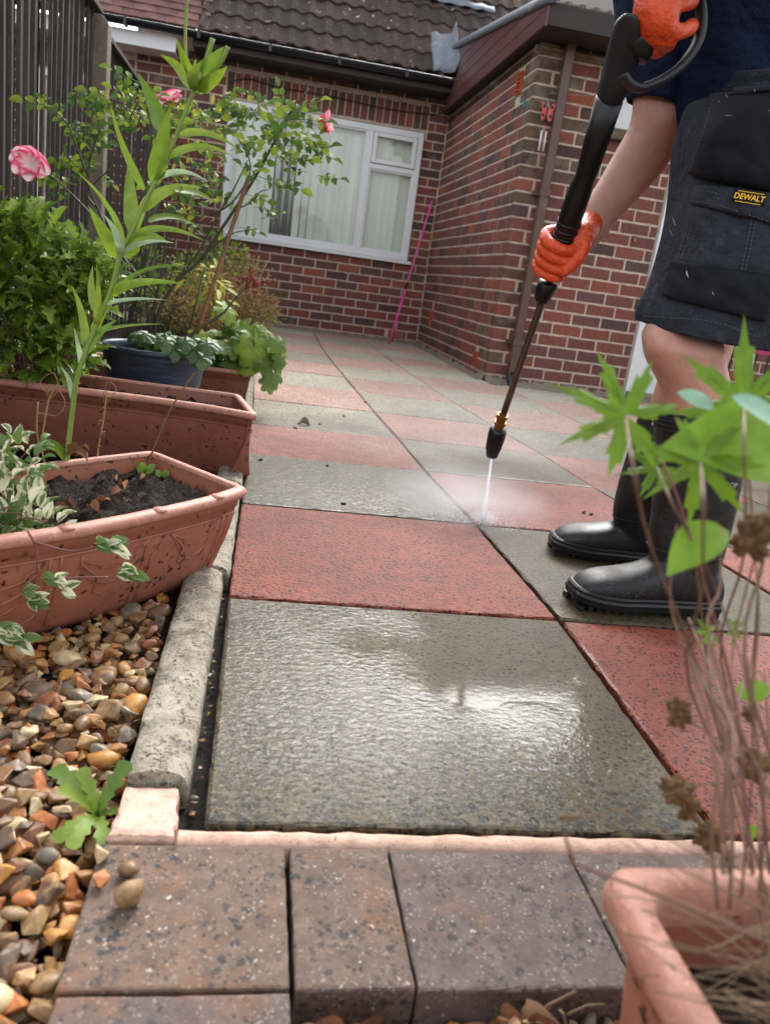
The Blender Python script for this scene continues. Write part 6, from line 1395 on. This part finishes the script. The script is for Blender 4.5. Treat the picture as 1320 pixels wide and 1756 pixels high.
seg('lance_grip', [(955, 444), (962, 420), (964, 415), (985, 352), (996, 322), (1001, 308), (1006, 296), (1018, 255), (1044, 172)], [.016, .0195, .0215, .0225, .0215, .0185, .0195, .0215, .0235], M['lance_black'])
m = MB()
for (u, v) in ((975, 383), (971, 395), (967, 407)): m.tube([lp3(u+1, v-3), lp3(u, v)], .0236, 18)
m.build('grip_ring', M['lance_black'], lance, smooth=True)
def flat_loft(name, secs, material, dy=.02):
    m = MB(); rs = []
    for (L, R, t) in secs: yy = LYf((L[1]+R[1])/2); rs.append(SR(L, R, yy, t, 20, 2.8))
    m.rings(smooth_rings(rs, 4)); return m.build(name, material, lance, smooth=True)
flat_loft('trigger_gun', [((1027, 186), (1056, 190), .022), ((1028, 150), (1066, 172), .026), ((1036, 120), (1078, 150), .027), ((1044, 85), (1090, 105), .027), ((1054, 45), (1092, 55), .024), ((1062, 30), (1088, 34), .018), ((1068, 25), (1082, 27), .010)], M['gun'])
gy = LYf(60); m = MB()
gp = cr([PY(u, v, gy) for u, v in ((1068, 128), (1077, 142), (1088, 149), (1104, 150), (1140, 134), (1172, 108), (1196, 70), (1202, 30), (1196, -10), (1185, -50))], 6); rs = []
for i, p in enumerate(gp):
    t = (gp[min(i+1, len(gp)-1)]-gp[max(i-1, 0)]).normalized(); yv = Vector((0, 1, 0)); nn = t.cross(yv).normalized()
    rs.append([p+nn*.0075*math.cos(a)+yv*.013*math.sin(a) for a in [2*math.pi*k/12 for k in range(12)]])
m.rings(rs); m.build('trigger_guard', M['gun'], lance, smooth=True)
m = MB(); m.tube([PY(u, v, gy) for u, v in ((1088, 95), (1110, 60), (1135, 10), (1165, -60), (1180, -110))], [.024, .021, .019, .021, .023], 16); m.build('pistol_grip', M['lance_black'], lance, smooth=True)
m = MB(); m.tube([PY(u, v, gy) for u, v in ((1120, 90), (1142, 62), (1162, 20), (1172, -30))], [.006, .008, .008, .006], 10); m.build('trigger', M['lance_black'], lance, smooth=True)
m = MB(); m.tube(cr([PY(1180, -110, gy), PY(1195, -180, gy), Vector((.5, .42, .98)), Vector((.80, .50, .55)), Vector((1.0, .7, .08)), Vector((1.3, 1.0, .012)), Vector((2.0, 1.1, .012)), Vector((3.4, .8, .012))], 8), .009, 10); m.build('hose', M['lance_black'], lance, smooth=True)

# gloves
def glove_grip(name, label, Cc, a, r, wrist, flip=1):
    n = r.cross(a).normalized()
    if n.dot(CP-Cc) < 0: n = -n
    g = MB(); P = lambda x, y, z: Cc+r*x+n*y+a*z
    for i, (s, ln, rad) in enumerate(((-.030, 1.0, .0118), (-.0095, 1.06, .0118), (.011, 1.0, .0112), (.030, .86, .0100))):
        g.tube(cr([P(.014, -.026, s*.9), P(-.018, -.026, s), P(-.0345, -.008, s), P(-.030, .018, s+.001), P(-.006, .0315, s+.003), P(.016*ln, .0275, s+.004), P(.026*ln, .012, s+.004)], 4), [rad*1.1]*9+[rad]*8+[rad*.92]*8, 12, round_=True)
    # palm and back of the hand
    g.rings(smooth_rings([[P(.0+.030*math.cos(t), -.026+.014*math.sin(t), z) for t in [2*math.pi*k/16 for k in range(16)]] for z in (-.036, -.012, .012, .032)], 2))
    g.rings(smooth_rings([[P(.026+.020*math.cos(t), -.012+.018*math.sin(t), z) for t in [2*math.pi*k/16 for k in range(16)]] for z in (-.045, -.02, .01, .028)], 2))
    g.tube(cr([P(.02, -.020, -.02), P(.03, -.016, -.04), wrist.lerp(P(.03, -.016, -.04), .4), wrist], 4), [.026, .027, .028, .029, .028, .027, .0265, .026, .026, .0265, .027, .028, .029], 16)
    # thumb leaves the side of the palm and closes over the front
    g.tube(cr([P(.032, -.012, -.044), P(.041, .006, -.032), P(.036, .024, -.010), P(.022, .034, .012)], 4), [.0145]*5+[.0135]*4+[.0120]*4, 12, round_=True)
    o = g.build('orange_glove', M['glove'], per); remesh(o, .0021, 3)
    if label: o['label'] = label
    d = (wrist-P(.03, -.016, -.04)).normalized(); e1 = d.orthogonal().normalized(); e2 = d.cross(e1); m = MB()
    m.tube([wrist+(e1*math.cos(t)+e2*math.sin(t))*.029 for t in [2*math.pi*k/24 for k in range(25)]], .0018, 6); m.build('cuff', M['glove'], o, smooth=True)
    return o
ax = (lp3(931, 512)-lp3(985, 352)).normalized(); view = (CP-lp3(962, 432)).normalized(); rr = ax.cross(view).normalized()
if rr.dot(RT) < 0: rr = -rr
glove_grip('lower', 'lower orange glove closed round the lance below the grip', lp3(957, 436), ax, rr, PY(1012, 384, .945))
# upper glove on the trigger
g = MB(); G = lambda u, v, y: PY(u, v, y)
yb = gy-.028
g.rings(smooth_rings([SR((1094, -50), (1180, -46), gy-.018, .032, 20), SR((1090, 0), (1166, 4), gy-.020, .034, 20), SR((1088, 30), (1158, 34), gy-.020, .035, 20), SR((1094, 60), (1158, 68), gy-.014, .032, 20), SR((1100, 82), (1150, 90), gy-.006, .022, 20)], 4))
for (p, rd) in (([(1140, 60, yb), (1160, 56, yb-.004), (1178, 50, gy-.018), (1186, 44, gy)], .0115), ([(1148, 10, yb), (1168, 6, yb-.004), (1184, 2, gy-.01), (1180, 0, gy+.014)], .0122), ([(1148, -20, yb), (1170, -26, yb), (1188, -30, gy-.01), (1184, -32, gy+.014)], .0122)):
    g.tube(cr([G(*q) for q in p], 4), rd, 12, round_=True)
g.tube(cr([G(1112, 74, yb+.02), G(1118, 84, gy), G(1128, 86, gy+.02), G(1140, 70, gy+.026)], 4), .0125, 12, round_=True)
g.tube([G(1138, -10, gy-.016), G(1145, -45, gy-.02), G(1152, -64, gy-.025)], [.034, .031, .032], 16)
o = g.build('orange_glove', M['glove'], per); remesh(o, .0024, 4); o['label'] = 'upper orange glove on the trigger gun'

# ------------------------------------------------------------------ water
T0, T1 = lp3(843, 783), PZ(828, 896, .001)
m = MB(); q = [T0.lerp(T1, k/10) for k in range(11)]; m.tube(q, [.0024+.0042*(k/10)**1.1 for k in range(11)], 10)
tag(m.build('water_jet', M['jet'], smooth=True), 'thin white water jet from the black nozzle to the slab joint', 'water jet')
m = MB()
for k in range(420):
    a = rnd.uniform(0, 6.28); e = abs(rnd.gauss(0, 1)); r_ = .012+.05*e; h = max(.001, rnd.expovariate(1/.012)); s_ = rnd.uniform(.0004, .0011)
    c_ = T1+Vector((math.cos(a)*r_*1.3, math.sin(a)*r_, h)); m.tube([c_-Vector((0, 0, s_)), c_+Vector((0, 0, s_))], [s_, s_*.8], 4)
o = m.build('spray_droplets', M['jet'], smooth=True); tag(o, 'fine droplets splashing where the jet strikes the slabs', 'spray', kind='stuff')
import bmesh
def mist_ball(name, c, sx, dens, label):
    bm = bmesh.new(); bmesh.ops.create_icosphere(bm, subdivisions=3, radius=1); me = bpy.data.meshes.new(name); bm.to_mesh(me); bm.free(); me.materials.append(mist(name, dens))
    o = bpy.data.objects.new(name, me); C.objects.link(o); o.location = c; o.scale = sx; tag(o, label, 'mist', kind='stuff'); return o
mist_ball('spray_mist', (T1.x-.04, T1.y+.04, .05), (.24, .22, .085), 20, 'white mist low over the slabs where the jet strikes')
mist_ball('spray_core', (T1.x, T1.y, .012), (.045, .035, .022), 200, 'dense white burst of spray at the foot of the jet')
mist_ball('drifting_mist', (T1.x+.12, T1.y+.55, .11), (.85, .75, .20), 1.7, 'faint drifting mist over the middle slabs')
